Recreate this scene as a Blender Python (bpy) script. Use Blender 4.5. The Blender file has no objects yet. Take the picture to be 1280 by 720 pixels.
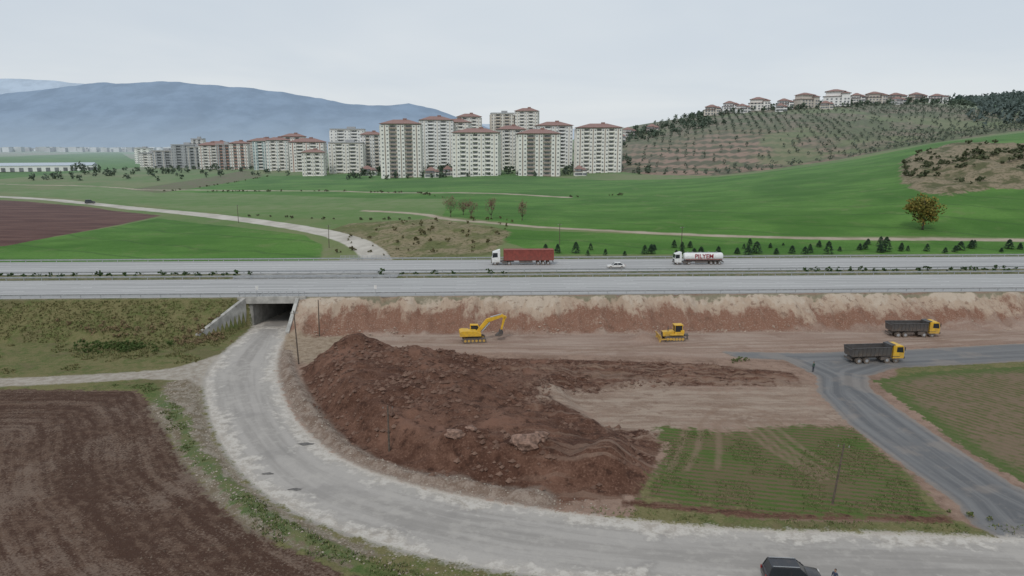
import bpy, bmesh, math, random, numpy as np
from mathutils import Vector, Matrix
random.seed(7); RNG=np.random.default_rng(11)
SC=bpy.context.scene
def link(o,parent=None):
    SC.collection.objects.link(o)
    if parent is not None: o.parent=parent
    return o
def empty(name,loc=(0,0,0),rz=0,s=1):
    o=bpy.data.objects.new(name,None);o.empty_display_size=.3;link(o);o.location=loc;o.rotation_euler=(0,0,rz);o.scale=(s,s,s);return o
# ------------------------------------------------------------ terrain height
YS=[200,230,260,350,450,550,620,700,850,1000,1200,1500,2500,12000]
AS=[-1.0,-.5,-.25,-.05,.05,.15,.3,.45,.6,.75,1.0]
TB=np.array([[1,1,2,4,4.5,5,6,8,9,11,16,20,20,20],
[1,1,2,4,5,7,9,12,14,14,15,16,20,20],
[1.5,2.5,4,6,8,11,14,17,20,21,22,22,20,20],
[4.5,6,7.3,9,11,15,18,22,28,30,30,28,22,20],
[5,6.5,7.5,9,11,15,18,24,34,38,38,35,24,20],
[5,6.6,8,9.5,13,16,20,36,60,62,58,50,30,20],
[5,6.8,8.6,12.6,17.4,19,35,57,80,82,78,65,40,20],
[5,7,10,16.5,24.8,27,44,62,88,92,88,75,45,20],
[5,8,13,24,38,40,50,68,90,96,104,100,50,20],
[5,8,14,28,44,50,56,65,75,92,126,130,60,20],
[5,8,14,28,44,55,60,68,85,110,140,140,60,20]],float)
ax=np.linspace(-1,1,201);yy=200*np.exp(np.linspace(0,1,400)*math.log(60))
rows=np.array([np.interp(yy,YS,r) for r in TB])
G=np.array([np.interp(ax,AS,rows[:,j]) for j in range(400)]).T
def blur(G,n,axis):
    k=np.exp(-np.linspace(-2,2,2*n+1)**2);k/=k.sum()
    P=np.pad(G,[(n,n) if i==axis else (0,0) for i in range(2)],mode='edge')
    return np.apply_along_axis(lambda m:np.convolve(m,k,'valid'),axis,P)
G=blur(blur(G,9,0),7,1)
def farz(x,y):
    x=np.asarray(x,float);y=np.maximum(np.asarray(y,float),200)
    A=np.clip(x/y,-1,1);fi=(A+1)*100;fj=np.log(np.minimum(y,11999)/200)/math.log(60)*399
    i=np.clip(fi.astype(int),0,199);j=np.clip(fj.astype(int),0,398);a=fi-i;b=fj-j
    return G[i,j]*(1-a)*(1-b)+G[i+1,j]*a*(1-b)+G[i,j+1]*(1-a)*b+G[i+1,j+1]*a*b
def vn(x,y,s=0):
    ix=np.floor(x);iy=np.floor(y);fx=x-ix;fy=y-iy;fx=fx*fx*(3-2*fx);fy=fy*fy*(3-2*fy)
    def h(a,b):
        t=np.sin(a*127.1+b*311.7+s*74.7)*43758.5453;return t-np.floor(t)
    return h(ix,iy)*(1-fx)*(1-fy)+h(ix+1,iy)*fx*(1-fy)+h(ix,iy+1)*(1-fx)*fy+h(ix+1,iy+1)*fx*fy
def fbm(x,y,sc,o=4,s=0):
    r=0;a=.5;t=0
    for k in range(o):
        r=r+a*vn(x*sc+k*17.3,y*sc+k*9.1,s+k);t+=a;a*=.5;sc*=2.03
    return r/t
def ss(a,b,x):
    t=np.clip((x-a)/(b-a),0,1);return t*t*(3-2*t)
def sdpoly(x,y,P):
    P=np.array(P,float);d=np.full(x.shape,1e9);ins=np.zeros(x.shape,bool)
    for i in range(len(P)):
        x0,y0=P[i];x1,y1=P[(i+1)%len(P)];ex,ey=x1-x0,y1-y0
        t=np.clip(((x-x0)*ex+(y-y0)*ey)/(ex*ex+ey*ey+1e-9),0,1)
        d=np.minimum(d,(x-x0-t*ex)**2+(y-y0-t*ey)**2)
        if y0!=y1:
            c=((y0>y)!=(y1>y))&(x<ex*(y-y0)/(y1-y0)+x0);ins^=c
    return np.where(ins,1,-1)*np.sqrt(d)
def sdline(x,y,P,hw):
    P=np.array(P,float);d=np.full(x.shape,1e9)
    for i in range(len(P)-1):
        x0,y0=P[i];x1,y1=P[i+1];ex,ey=x1-x0,y1-y0
        t=np.clip(((x-x0)*ex+(y-y0)*ey)/(ex*ex+ey*ey+1e-9),0,1)
        d=np.minimum(d,(x-x0-t*ex)**2+(y-y0-t*ey)**2)
    return hw-np.sqrt(d)
def smooth(P,n=2,closed=False):
    P=[tuple(p) for p in P]
    for _ in range(n):
        Q=[] if closed else [P[0]]
        m=len(P) if closed else len(P)-1
        for i in range(m):
            a=P[i];b=P[(i+1)%len(P)]
            Q+= [(a[0]*.75+b[0]*.25,a[1]*.75+b[1]*.25),(a[0]*.25+b[0]*.75,a[1]*.25+b[1]*.75)]
        if not closed:Q.append(P[-1])
        P=Q
    return P
roadL=smooth([(-53.2,139.5),(-52.6,130),(-51.9,120),(-50.8,112),(-48.2,103.1),(-41.8,89.9),(-35.7,79.6),(-29.6,71.2),(-23.6,65.1),(-16.8,60.6),(-10.2,57.2),(-2.8,54.5),(4.1,52.8),(13.8,51.2),(29.8,50.2),(60,49.3),(220,45)],1)
roadR=smooth([(-44.8,139.5),(-43.1,125.5),(-39.3,111.1),(-34.6,99.5),(-29.1,88.5),(-23.8,80.7),(-18.6,75.2),(-12.3,70.8),(-5.9,67.9),(.8,65.6),(8.8,63.5),(16.4,62.0),(23.8,61.0),(35.2,60.6),(48.2,59.6),(220,55)],1)
Proad=roadL+roadR[::-1]
Pplough=[(-260,97),(-77.7,100.5),(-57.1,100.5),(-48.9,91.4),(-42.7,81.9),(-36.2,73.1),(-28.2,64.3),(-21.5,58.5),(-13.7,53.6),(-5.1,49.4),(30,43),(60,20),(-200,10)]
Pworks=[(-46,141),(-44.5,125),(-40.5,111),(-35.5,99),(-30,88),(-25,80),(-19.5,74.5),(-13,70),(-6,67),(1,64.8),(8,63.2),(12,63.5),(14,69),(22,79),(28,83.5),(44,85),(44.5,72),(43.5,63),(45,61),(56,59),(58,66),(59.5,82),(58,100),(64,111),(96,119),(240,130),(240,151),(100,146)]
Psoil=[(-35.3,111.1),(-26.7,122.5),(-16.9,117.9),(11.1,115.5),(31.2,113.3),(46,108.6),(44.5,101.2),(30,102),(19.8,100.5),(8,97),(6,92),(12,86),(19.4,84.5),(18.8,80.7),(15.9,73.1),(13.7,67.4),(5.2,66.4),(-9.1,71),(-19.6,79.7),(-27.9,91.4)]
Pmound=[(-34.5,110),(-27,120),(-16,116.5),(4,112),(16,108),(8,101),(11,88),(17,78),(13,69.5),(4,69),(-8,73),(-18.6,81.5),(-26.6,92.5)]
Pldirt=[(5,98),(13,99.5),(19.8,102.3),(31,101),(46,102.5),(45,96),(46,92),(45.1,86.4),(40,87.5),(33.8,85.6),(25,86),(19.4,82.2),(12.4,84.4),(9,90),(4,91)]
PgreenN=[(19.5,85.5),(28,84.2),(36,86.5),(45,86),(44.3,74.1),(42.9,65.9),(42.5,63.5),(25,64.4),(12.8,66.8),(17.1,73.1)]
Pasph=[(240,141),(95.8,126.0),(71.3,121.9),(51.6,119.8),(37.5,120.8),(39.2,116.9),(47,115.5),(49,107),(45.9,99.5),(44.7,87.1),(45.2,76.2),(45.9,66.7),(44.9,62),(46,58),(60,58),(56.5,64),(54.6,70),(54.3,81.9),(54.2,92.9),(54.6,101.2),(57.3,106.9),(64,111.1),(87.9,114.6),(240,128)]
Prfield=[(56.9,104.5),(67.5,109.0),(86.6,112.3),(240,126),(240,59),(59,62),(56,69),(55.6,78),(55.6,83.2),(56,94.5)]
Ppink=[(-24.7,121.9),(22.5,117.4),(49.8,115.5),(57.5,120.8),(96.6,127.6),(240,143),(240,148),(110,139.5),(75,136.5),(33.3,133.6),(-30.4,132.6)]
Pgravel=[(-54,104),(-51.5,93),(-44.5,84),(-38,75),(-31,66.5),(-24,60),(-14,55),(-12,57),(-23.6,65.1),(-29.6,71.2),(-35.7,79.6),(-41.8,89.9),(-48.2,103.1),(-50,107)]
Pbeige=[(-46,142),(-44,128),(-41,118),(-34,112),(-27,120),(-20,124),(-10,131),(-8,142)]
Bline=[(-41,120),(-36.5,108),(-32,98.5),(-26.5,88),(-21.5,80.3),(-16.5,75),(-11,71.3),(-4,68.8),(3,66.8)]
Fgreen=[[(-162,212),(-57,200),(-66,240),(-79,262),(-165,324),(-183,244),(-400,240),(-400,190)],
 [(-34,372),(-244,487),(-211,598),(-113,612),(0,560),(67,488),(133,455),(202,470),(260,470),(318,500),(393,520),(700,560),(700,330),(164,224),(69,233),(17,249),(-30,300)],
 [(-12,256),(17,244),(64,231),(164,217),(300,216),(300,206),(150,201),(9,203),(-5,231)],
 [(-1060,1466),(-1478,2673),(-700,1300),(-434,851),(-455,626),(-800,800)]]
Fbrown=[(-181,246),(-168,333),(-232,380),(-320,425),(-500,460),(-420,245)]
Fwroad=smooth([(-38.5,195),(-40,207),(-47,227),(-57,247),(-75,271),(-123,314),(-180,357),(-250,405),(-331,453),(-520,560)],2)
Fmid=[(-361,495),(-321,553),(-207,478),(-60,420),(-38,373),(-30,324),(-40,290),(-124,325),(-200,385),(-300,450)]
Folp=[(-288,527),(-259,693),(-211,598),(-238,474)]
Fpath=smooth([(-70,330),(-39,312),(-26,284),(0,263),(17,251),(69,231),(161,218),(420,222)],2)
Fpath2=smooth([(-720,800),(-420,560),(-320,560),(-255,500),(-120,455),(-20,400),(30,372)],2)
Fscrub=[(-71,268),(-68,290),(-33,292),(-10,262),(0,245),(-5,205),(-36,200),(-52,245)]
FscrubR=smooth([(172,306),(206,375),(232,420),(262,428),(330,420),(360,370),(257,325),(220,292),(194,296),(180,282)],2,True)
Folive=[(86,562),(125,858),(286,860),(451,850),(520,760),(520,600),(410,560),(328,540),(212,505),(140,474)]
Tracks=[[(24.5,86),(29.3,94),(35,92),(38,86)],[(22.8,86),(20.5,79),(17.7,73)],[(24.8,86),(22.6,79),(19.8,73.5)],[(27,86),(25.5,80),(23.5,74)],[(30,88),(31,80),(34,71)],[(33,88),(33.6,80),(36,72)],[(31.5,87),(32.5,79),(35,71.5)],[(34.5,88),(35.2,80),(37.5,73)],[(8,112),(25,108),(45,107)],[(-8,113),(22,111),(44,110.5)],[(0,108),(20,105),(42,104)],[(3,110),(22,106.6),(44,105.6)],[(26.5,86),(31,91),(35,89.5),(36,86)],[(-20,125),(5,122),(48,119),(95,129)],[(-20,127.2),(5,124.2),(48,121.2),(95,131)],[(10,118.5),(30,124),(60,126),(110,134)],[(10,120.7),(30,126),(60,128),(110,136)]]
def hz(x,y,fine=True):
    x=np.asarray(x,float);y=np.asarray(y,float)
    q=y-.037*x-141.6;c=x+49.05-.189*q
    right=ss(-46,-36,x)
    z=(fbm(x,y,.05,3,3)-.5)*.5*ss(0,30,np.abs(q))
    near=y<165
    sl=12-3.2*right
    gul=(fbm(x,y*.35,.33,5,5)-.5)
    t=np.clip((q+sl+gul*4.2*right)/sl,0,1)
    prof=np.where(right>.5,t**1.3,t)
    m=sdpoly(x,y,Pmound)
    nm=fbm(x,y,.11,5,8);nr=1-np.abs(fbm(x,y,.2,4,21)*2-1)
    hm=ss(-.6,4.2,m)*(.5+1.9*ss(18,-18,x))*(.35+1.2*nm)+ss(-.3,3,m)*nr*.9
    hm+=2.2*np.exp(-(((x+27)/4.5)**2+((y-114)/5)**2))+1.5*np.exp(-(((x+17)/5)**2+((y-109)/4)**2))+1.2*np.exp(-(((x+24)/5)**2+((y-101)/6)**2))
    hm+=1.5*np.exp(-(((x-11)/4)**2+((y-73)/3)**2))+1.5*np.exp(-(((x-2)/3.2)**2+((y-74.5)/2.4)**2))+1.2*np.exp(-(((x+6)/2.6)**2+((y-76.5)/2.2)**2))
    hm+=1.5*np.exp(-(((x-25.2)/2.2)**2+((y-128.5)/1.6)**2))
    hm-=1.4*np.exp(-(((x-0)/9)**2+((y-106)/5)**2))
    b=sdline(x,y,Bline,1.5);hm+=ss(-.3,1.3,b)*(.3+.9*fbm(x,y,.6,3,31))
    so=sdpoly(x,y,Psoil);hm+=ss(0,1.5,so)*((fbm(x,y,.8,4,41)-.4)*.7+(np.abs(fbm(x,y,.35,3,42)-.5))*1.3)
    wk=sdpoly(x,y,Pworks);hm+=ss(0,2,wk)*ss(-2,0,-(q+10))*(fbm(x,y,.5,3,43)-.5)*.25
    gv=sdpoly(x,y,Pgravel);hm+=ss(0,1.5,gv)*(fbm(x,y,.4,3,44))*.5
    pl=sdpoly(x,y,Pplough);hm+=ss(0,1.5,pl)*(np.sin(pl*2*np.pi/2.2+6*fbm(x,y,.08,2,9))*.02+(fbm(x,y,1.1,2,47)-.5)*.16)
    rd=np.maximum(sdpoly(x,y,Proad),sdpoly(x,y,Pasph))
    hm=hm*(1-ss(-1.2,.2,rd))
    z=(z+hm*near)*(1-ss(-2,0.0,rd)*near)+5.88*prof*(q<5)+gul*1.9*right*(t>.02)*(t<.96)
    ef=farz(x,y)+ss(210,400,y)*(fbm(x,y,.01,3,51)-.5)*3*ss(2600,600,y)
    scr=sdpoly(x,y,FscrubR);ef=ef+ss(-4,10,scr)*((fbm(x,y,.05,4,61)-.35)*10+1.5)
    scl=sdpoly(x,y,Fscrub);ef=ef+ss(0,8,scl)*(fbm(x,y,.09,4,63)-.5)*2.5
    k=ss(47.2,62,q);zf=5.88*(1-k)+ef*k
    z=np.where(q>-.3,np.where(q<47.2,5.88,zf),z)
    k2=ss(50,72,q)
    z=np.where((q>-.3)&(q<75)&(np.abs(c)<4.9),ef*k2*(q>48),z)
    hwL=5.0-q*.36;hwR=5.0-q*.22
    z=np.where((q<=-.3)&(q>-13)&(c>-hwL)&(c<hwR),np.minimum(z,.0),z)
    return z
def H(x,y): return float(hz(np.array([x]),np.array([y]))[0])
def axis(lo,hi,st,L,Hh,g1,g2=None,brk=1e9):
    a=list(np.arange(lo,hi,st));s=st;p=a[-1]
    while p<Hh:
        s=s*(1+(g1 if p<brk else g2));p+=s;a.append(p)
    s=st;p=a[0];b=[]
    while p>L:
        s=s*(1+(g1 if g2 is None else .15));p-=s;b.append(p)
    return np.array(b[::-1]+a)
xs=axis(-95,100,.5,-9500,9500,.025);ys=axis(44,152,.45,-300,12500,.0085,.03,900)
X,Y=np.meshgrid(xs,ys);x=X.ravel();y=Y.ravel();Z=hz(x,y)
nx,ny=len(xs),len(ys)
me=bpy.data.meshes.new('ground')
me.vertices.add(nx*ny);me.vertices.foreach_set('co',np.stack([x,y,Z],1).astype(np.float32).ravel())
i=np.arange(nx*ny).reshape(ny,nx);qd=np.stack([i[:-1,:-1],i[:-1,1:],i[1:,1:],i[1:,:-1]],-1).reshape(-1,4)
me.loops.add(qd.size);me.loops.foreach_set('vertex_index',qd.ravel().astype(np.int32))
me.polygons.add(len(qd));me.polygons.foreach_set('loop_start',(np.arange(len(qd))*4).astype(np.int32));me.polygons.foreach_set('loop_total',np.full(len(qd),4,np.int32))
me.polygons.foreach_set('use_smooth',np.ones(len(qd),bool));me.update();me.validate()
nearm=y<165;farm=y>180
def put(name,fn,sub=None):
    v=np.full(x.shape,-60.,np.float32)
    if sub is None: v[:]=fn(x,y)
    else: v[sub]=fn(x[sub],y[sub])
    at=me.attributes.new(name,'FLOAT','POINT');at.data.foreach_set('value',v)
for nme,P in (('road',Proad),('plough',Pplough),('works',Pworks),('ldirt',Pldirt),('greenN',PgreenN),('asph',Pasph),('rfield',Prfield),('pink',Ppink),('gravel',Pgravel),('beige',Pbeige)):
    put('a_'+nme,lambda a,b,P=P:sdpoly(a,b,P),nearm)
put('a_soil',lambda a,b:np.maximum(sdpoly(a,b,Psoil),sdline(a,b,[(12,66),(25,63.9),(36,63.2),(42.5,63)],.8)),nearm)
put('a_berm',lambda a,b:sdline(a,b,Bline,1.7),nearm)
put('a_dirtL',lambda a,b:np.maximum(sdline(a,b,smooth([(-260,90),(-79.8,103.6),(-68.5,105.4),(-57.4,108.6),(-48,112)],2),2.1),sdpoly(a,b,[(-64,106.5),(-56,112),(-51,121),(-48,121),(-47,101),(-51,104.5)])),nearm)
def tun(a,b):
    q=b-.037*a-141.6;return np.where((q>-1.5)&(q<58),4.6-np.abs(a+49.05-.189*q),-50)
put('a_tun',tun)
put('a_track',lambda a,b:np.max([sdline(a,b,smooth(t,2),.34) for t in Tracks],0),nearm)
put('a_green',lambda a,b:np.max([sdpoly(a,b,P) for P in Fgreen],0),farm)
put('a_wroad',lambda a,b:sdline(a,b,Fwroad,4.4),farm)
put('a_path',lambda a,b:np.maximum(sdline(a,b,Fpath,2.0),sdline(a,b,Fpath2,2.4)),farm)
put('a_q',lambda a,b:b-.037*a-141.6)
for nme,P in (('brown',Fbrown),('mid',Fmid),('olp',Folp),('scrub',Fscrub),('scrubR',FscrubR),('olive',Folive)):
    put('a_'+nme,lambda a,b,P=P:sdpoly(a,b,P),farm)
ground=link(bpy.data.objects.new('ground',me))
# ------------------------------------------------------------ node helpers
class N:
    def __init__(s,nt): s.nt=nt
    def new(s,t): return s.nt.nodes.new(t)
    def setin(s,sock,v):
        if isinstance(v,bpy.types.NodeSocket): s.nt.links.new(v,sock)
        elif isinstance(v,(tuple,list)): sock.default_value=tuple(v)+(1,) if len(v)==3 and sock.type=='RGBA' else v
        else: sock.default_value=v
    def attr(s,n):
        a=s.new('ShaderNodeAttribute');a.attribute_name=n;return a.outputs['Fac']
    def m(s,op,a,b=0,c=0):
        n=s.new('ShaderNodeMath');n.operation=op
        for k,v in enumerate((a,b,c)): s.setin(n.inputs[k],v)
        return n.outputs[0]
    def mr(s,v,a,b,lo=0,hi=1,sm=True):
        n=s.new('ShaderNodeMapRange');n.interpolation_type='SMOOTHSTEP' if sm else 'LINEAR'
        s.setin(n.inputs[0],v);n.inputs[1].default_value=a;n.inputs[2].default_value=b;n.inputs[3].default_value=lo;n.inputs[4].default_value=hi;return n.outputs[0]
    def mix(s,f,a,b):
        n=s.new('ShaderNodeMix');n.data_type='RGBA';s.setin(n.inputs[0],f);s.setin(n.inputs[6],a);s.setin(n.inputs[7],b);return n.outputs[2]
    def mul(s,a,b):
        n=s.new('ShaderNodeMix');n.data_type='RGBA';n.blend_type='MULTIPLY';n.inputs[0].default_value=1;s.setin(n.inputs[6],a);s.setin(n.inputs[7],b);return n.outputs[2]
    def noise(s,vec,sc,det=4,rough=.55,dist=0):
        n=s.new('ShaderNodeTexNoise');s.setin(n.inputs['Vector'],vec);n.inputs['Scale'].default_value=sc;n.inputs['Detail'].default_value=det;n.inputs['Roughness'].default_value=rough;n.inputs['Distortion'].default_value=dist;return n.outputs['Fac']
    def vec(s,x,y,z=0):
        n=s.new('ShaderNodeCombineXYZ');s.setin(n.inputs[0],x);s.setin(n.inputs[1],y);s.setin(n.inputs[2],z);return n.outputs[0]
    def scale(s,v,k):
        n=s.new('ShaderNodeVectorMath');n.operation='MULTIPLY';s.setin(n.inputs[0],v);n.inputs[1].default_value=k;return n.outputs[0]
def newmat(name):
    m=bpy.data.materials.new(name);m.use_nodes=True;nt=m.node_tree;b=nt.nodes['Principled BSDF'];return m,N(nt),b
HAZE=(.50,.555,.61)  # distance haze tint, mixed straight into base colours of far surfaces
# ------------------------------------------------------------ ground material
m,n,B=newmat('ground_surface')
geo=n.new('ShaderNodeNewGeometry');P=geo.outputs['Position']
sp=n.new('ShaderNodeSeparateXYZ');n.nt.links.new(P,sp.inputs[0]);px,py,pz=sp.outputs
nL=n.noise(P,.02,3);nA=n.noise(P,.12,5,.6);nB=n.noise(P,.8,4,.62);nC=n.noise(P,4,3,.65);nD=n.noise(P,13,1,.6)
def var(c1,c2,v,a=.35,b=.65):return n.mix(n.mr(v,a,b),c1,c2)
def mask(at,amp=1.0,w=.25,no=None,off=0):
    v=n.attr(at)
    return n.mr(n.m('ADD',v,n.m('MULTIPLY',n.m('SUBTRACT',nB if no is None else no,.5+off),amp)),-w,w)
mixn=n.m('ADD',n.m('MULTIPLY',nB,.6),n.m('MULTIPLY',nC,.4))
AB=n.m('ADD',n.m('MULTIPLY',nA,.5),n.m('MULTIPLY',nB,.5))
col=var((.175,.155,.07),(.095,.12,.036),AB,.42,.6)
col=n.mix(n.mr(nC,.5,.75),col,(.22,.19,.10))
col=n.mix(n.m('MULTIPLY',n.mr(nC,.45,.3),.5),col,(.06,.07,.025))
col=n.mix(n.m('MULTIPLY',n.mr(nA,.54,.62),.45),col,(.17,.125,.075))
fb=var((.17,.2,.085),(.12,.19,.06),nL,.4,.6);fb=n.mix(n.m('MULTIPLY',n.mr(nA,.5,.7),.5),fb,(.22,.2,.13))
bands=n.noise(n.scale(P,(.0012,.006,0)),1,3,.6)
fp=n.mix(n.mr(bands,.42,.5),(.12,.24,.09),(.24,.24,.17));fp=n.mix(n.mr(bands,.58,.62),fp,(.1,.28,.08))
fb=n.mix(n.mr(py,650,1000),fb,fp)
col=n.mix(n.mr(py,186,205),col,fb)
olive=var((.19,.155,.10),(.105,.12,.05),n.noise(P,.03,3),.4,.6)
rowv=n.m('SINE',n.m('MULTIPLY',n.m('ADD',n.m('ADD',px,n.m('MULTIPLY',py,-.25)),n.m('MULTIPLY',nL,60)),2*math.pi/9))
olive=n.mix(n.m('MULTIPLY',n.mr(rowv,.1,.8),.55),olive,(.085,.085,.04))
redt=n.m('MULTIPLY',n.mr(px,300,200),n.mr(py,740,620))
terr=n.m('SINE',n.m('MULTIPLY',n.m('ADD',pz,n.m('MULTIPLY',nL,10)),2*math.pi/4.5))
olive=n.mix(n.m('MULTIPLY',redt,.85),olive,n.mix(n.mr(n.m('ADD',terr,n.m('MULTIPLY',rowv,.6)),-.5,.7),(.29,.185,.135),(.10,.09,.05)))
olive=n.mix(n.m('MULTIPLY',n.mr(nA,.52,.62),.4),olive,(.085,.11,.04))
olive=n.mix(n.m('MULTIPLY',n.mr(n.noise(P,.012,2),.54,.6),.6),olive,(.14,.175,.065))
col=n.mix(mask('a_olive',14,2,nA),col,olive)
vg=n.noise(n.scale(P,(.02,.05,0)),1,4,.6)
gr=var((.066,.160,.028),(.108,.222,.046),vg,.35,.65);gr=n.mix(n.m('MULTIPLY',n.mr(nB,.4,.7),.35),gr,(.055,.125,.025))
tram=n.m('SINE',n.m('MULTIPLY',n.m('ADD',n.m('MULTIPLY',px,.5),n.m('ADD',py,n.m('MULTIPLY',nL,25))),2*math.pi/24))
gr=n.mix(n.m('MULTIPLY',n.mr(tram,.93,1),.45),gr,(.05,.10,.03))
gr=n.mix(n.m('MULTIPLY',n.mr(nA,.54,.68),.5),gr,(.15,.20,.07))
gr=n.mix(n.m('MULTIPLY',n.mr(nL,.5,.6),.45),gr,(.045,.12,.02))
mid=var((.12,.20,.06),(.18,.225,.10),nA,.3,.7);mid=n.mix(n.m('MULTIPLY',n.mr(bands,.45,.5),.3),mid,(.08,.17,.04))
col=n.mix(mask('a_mid',4,1,nA),col,mid)
col=n.mix(mask('a_green',5,.6,nA),col,gr)
col=n.mix(mask('a_olp',16,2,nA),col,var((.16,.13,.085),(.12,.15,.06),nA))
br=var((.095,.05,.043),(.15,.085,.07),n.noise(n.scale(P,(.03,.2,0)),1,4,.6))
col=n.mix(mask('a_brown',3,.5,nA),col,br)
scr=n.mix(n.mr(nA,.4,.6),(.25,.205,.125),(.13,.14,.055));scr=n.mix(n.mr(nB,.52,.64),scr,(.085,.09,.035))
col=n.mix(mask('a_scrub',8,1,nA),col,scr)
scr2=n.mix(n.mr(nA,.40,.54),(.10,.10,.045),(.25,.20,.13));scr2=n.mix(n.m('MULTIPLY',n.mr(nB,.5,.62),.7),scr2,(.07,.075,.03))
col=n.mix(mask('a_scrubR',12,1.2,nA),col,scr2)
aq=n.attr('a_q')
col=n.mix(n.m('MULTIPLY',n.mr(aq,53,49),n.mr(py,150,151)),col,var((.07,.11,.03),(.17,.16,.09),nB))
wr=var((.42,.385,.33),(.56,.52,.455),nA)
col=n.mix(mask('a_path',2.4,.8,nA),col,var((.33,.275,.2),(.43,.36,.28),nA))
col=n.mix(mask('a_wroad',1.8,.5,nA),col,wr)
med=n.m('MULTIPLY',n.mr(aq,-.6,-.2),n.mr(aq,47.5,47))
col=n.mix(med,col,var((.10,.12,.045),(.22,.19,.12),mixn,.42,.58))
works=var((.30,.205,.155),(.215,.14,.103),AB,.4,.6);works=n.mix(n.m('MULTIPLY',n.mr(nC,.56,.75),.6),works,(.39,.31,.25))
works=n.mix(n.m('MULTIPLY',n.mr(nB,.6,.7),.4),works,(.14,.085,.06))
col=n.mix(mask('a_works',3,.3),col,works)
col=n.mix(n.m('MULTIPLY',mask('a_beige',9,1.5,AB),.85),col,var((.37,.295,.215),(.24,.18,.12),mixn,.42,.6))
sv=n.noise(n.vec(px,n.m('MULTIPLY',py,.3),n.m('MULTIPLY',pz,.25)),.5,6,.72)
zth=n.m('ADD',pz,n.m('ADD',n.m('MULTIPLY',n.m('SUBTRACT',sv,.5),7),n.m('MULTIPLY',n.m('SUBTRACT',nA,.5),9)))
slope=n.mix(n.mr(zth,2.2,3.8),(.225,.118,.080),(.42,.32,.24))
slope=n.mix(n.m('MULTIPLY',n.mr(sv,.52,.66),.75),slope,(.235,.135,.093));slope=n.mix(n.m('MULTIPLY',n.mr(nC,.5,.7),.4),slope,(.52,.44,.35))
slope=n.mix(n.m('MULTIPLY',n.mr(zth,4.3,5.3),.5),slope,(.55,.48,.39))
slope=n.mix(n.m('MULTIPLY',n.mr(nB,.56,.66),.55),slope,(.145,.082,.056))
slope=n.mix(n.m('MULTIPLY',n.mr(n.m('ADD',aq,n.m('MULTIPLY',nB,1.6)),.1,.5),.8),slope,(.19,.18,.12))
sm=n.m('MULTIPLY',mask('a_works',.8,.2),n.m('MULTIPLY',n.mr(n.m('ADD',aq,n.m('MULTIPLY',nB,2.5)),-9.2,-7.2),n.mr(aq,.0,-.3)))
col=n.mix(sm,col,slope)
pink=var((.375,.285,.23),(.28,.19,.147),n.noise(n.scale(P,(.06,.5,0)),1,4,.6),.35,.65);pink=n.mix(n.m('MULTIPLY',n.mr(nC,.5,.72),.5),pink,(.44,.36,.3));pink=n.mix(n.m('MULTIPLY',n.mr(nA,.55,.65),.5),pink,(.24,.155,.115))
col=n.mix(n.m('MULTIPLY',mask('a_pink',8,1.1,AB),.9),col,pink)
soil=var((.085,.041,.027),(.165,.088,.060),n.m('ADD',n.m('MULTIPLY',nA,.45),n.m('MULTIPLY',mixn,.55)),.42,.6)
soil=n.mix(n.m('MULTIPLY',n.mr(nC,.56,.72),.55),soil,(.25,.155,.112))
soil=n.mix(n.m('MULTIPLY',n.mr(nA,.58,.66),.5),soil,(.215,.115,.08))
soil=n.mix(n.m('MULTIPLY',n.mr(nB,.44,.34),.7),soil,(.045,.023,.016))
srut=n.noise(n.vec(n.m('MULTIPLY',px,.05),n.m('ADD',py,n.m('MULTIPLY',px,.08)),0),.9,4,.6)
soil=n.mix(n.m('MULTIPLY',n.mr(srut,.52,.62),n.mr(px,-5,15,0,.6)),soil,(.26,.18,.135))
col=n.mix(mask('a_soil',4.5,.35,AB),col,soil)
ld=var((.35,.27,.21),(.25,.175,.13),n.noise(n.scale(P,(.12,.6,0)),1,4,.6),.38,.62);ld=n.mix(n.m('MULTIPLY',n.mr(nC,.5,.7),.4),ld,(.42,.34,.28))
ld=n.mix(n.m('MULTIPLY',n.mr(AB,.52,.62),.6),ld,(.19,.12,.085))
col=n.mix(mask('a_ldirt',26,2.6,AB),col,ld)
rw=n.m('SINE',n.m('ADD',n.m('MULTIPLY',n.m('ADD',py,n.m('MULTIPLY',px,.22)),2*math.pi/.95),n.m('MULTIPLY',nA,5)))
gN=n.mix(n.mr(n.m('ADD',rw,n.m('MULTIPLY',n.m('SUBTRACT',mixn,.5),8)),-.8,.9),(.08,.12,.03),(.155,.108,.065))
gN=n.mix(n.m('MULTIPLY',n.mr(nA,.5,.66),.7),gN,(.07,.125,.024));gN=n.mix(n.m('MULTIPLY',n.mr(AB,.5,.42),.6),gN,(.16,.115,.068))
col=n.mix(mask('a_greenN',12,.7,AB),col,gN)
rw2=n.m('SINE',n.m('ADD',n.m('MULTIPLY',n.m('ADD',py,n.m('MULTIPLY',px,1.35)),2*math.pi/1.9),n.m('MULTIPLY',nA,4)))
rf=n.mix(n.mr(n.m('ADD',rw2,n.m('MULTIPLY',n.m('SUBTRACT',mixn,.5),8)),-1,1),(.11,.115,.045),(.195,.135,.09))
rf=n.mix(n.m('MULTIPLY',n.mr(AB,.47,.56),.65),rf,(.205,.145,.10))
rf=n.mix(n.m('MULTIPLY',n.mr(n.m('ADD',n.attr('a_rfield'),n.m('MULTIPLY',nB,4)),6,2.5),.8),rf,(.075,.12,.03))
col=n.mix(mask('a_rfield',4,.3),col,rf)
col=n.mix(n.m('MULTIPLY',mask('a_track',.6,.28),.6),col,(.25,.17,.122))
ap=n.attr('a_plough')
fur=n.m('SINE',n.m('ADD',n.m('MULTIPLY',ap,2*math.pi/1.15),n.m('MULTIPLY',nA,12)))
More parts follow.
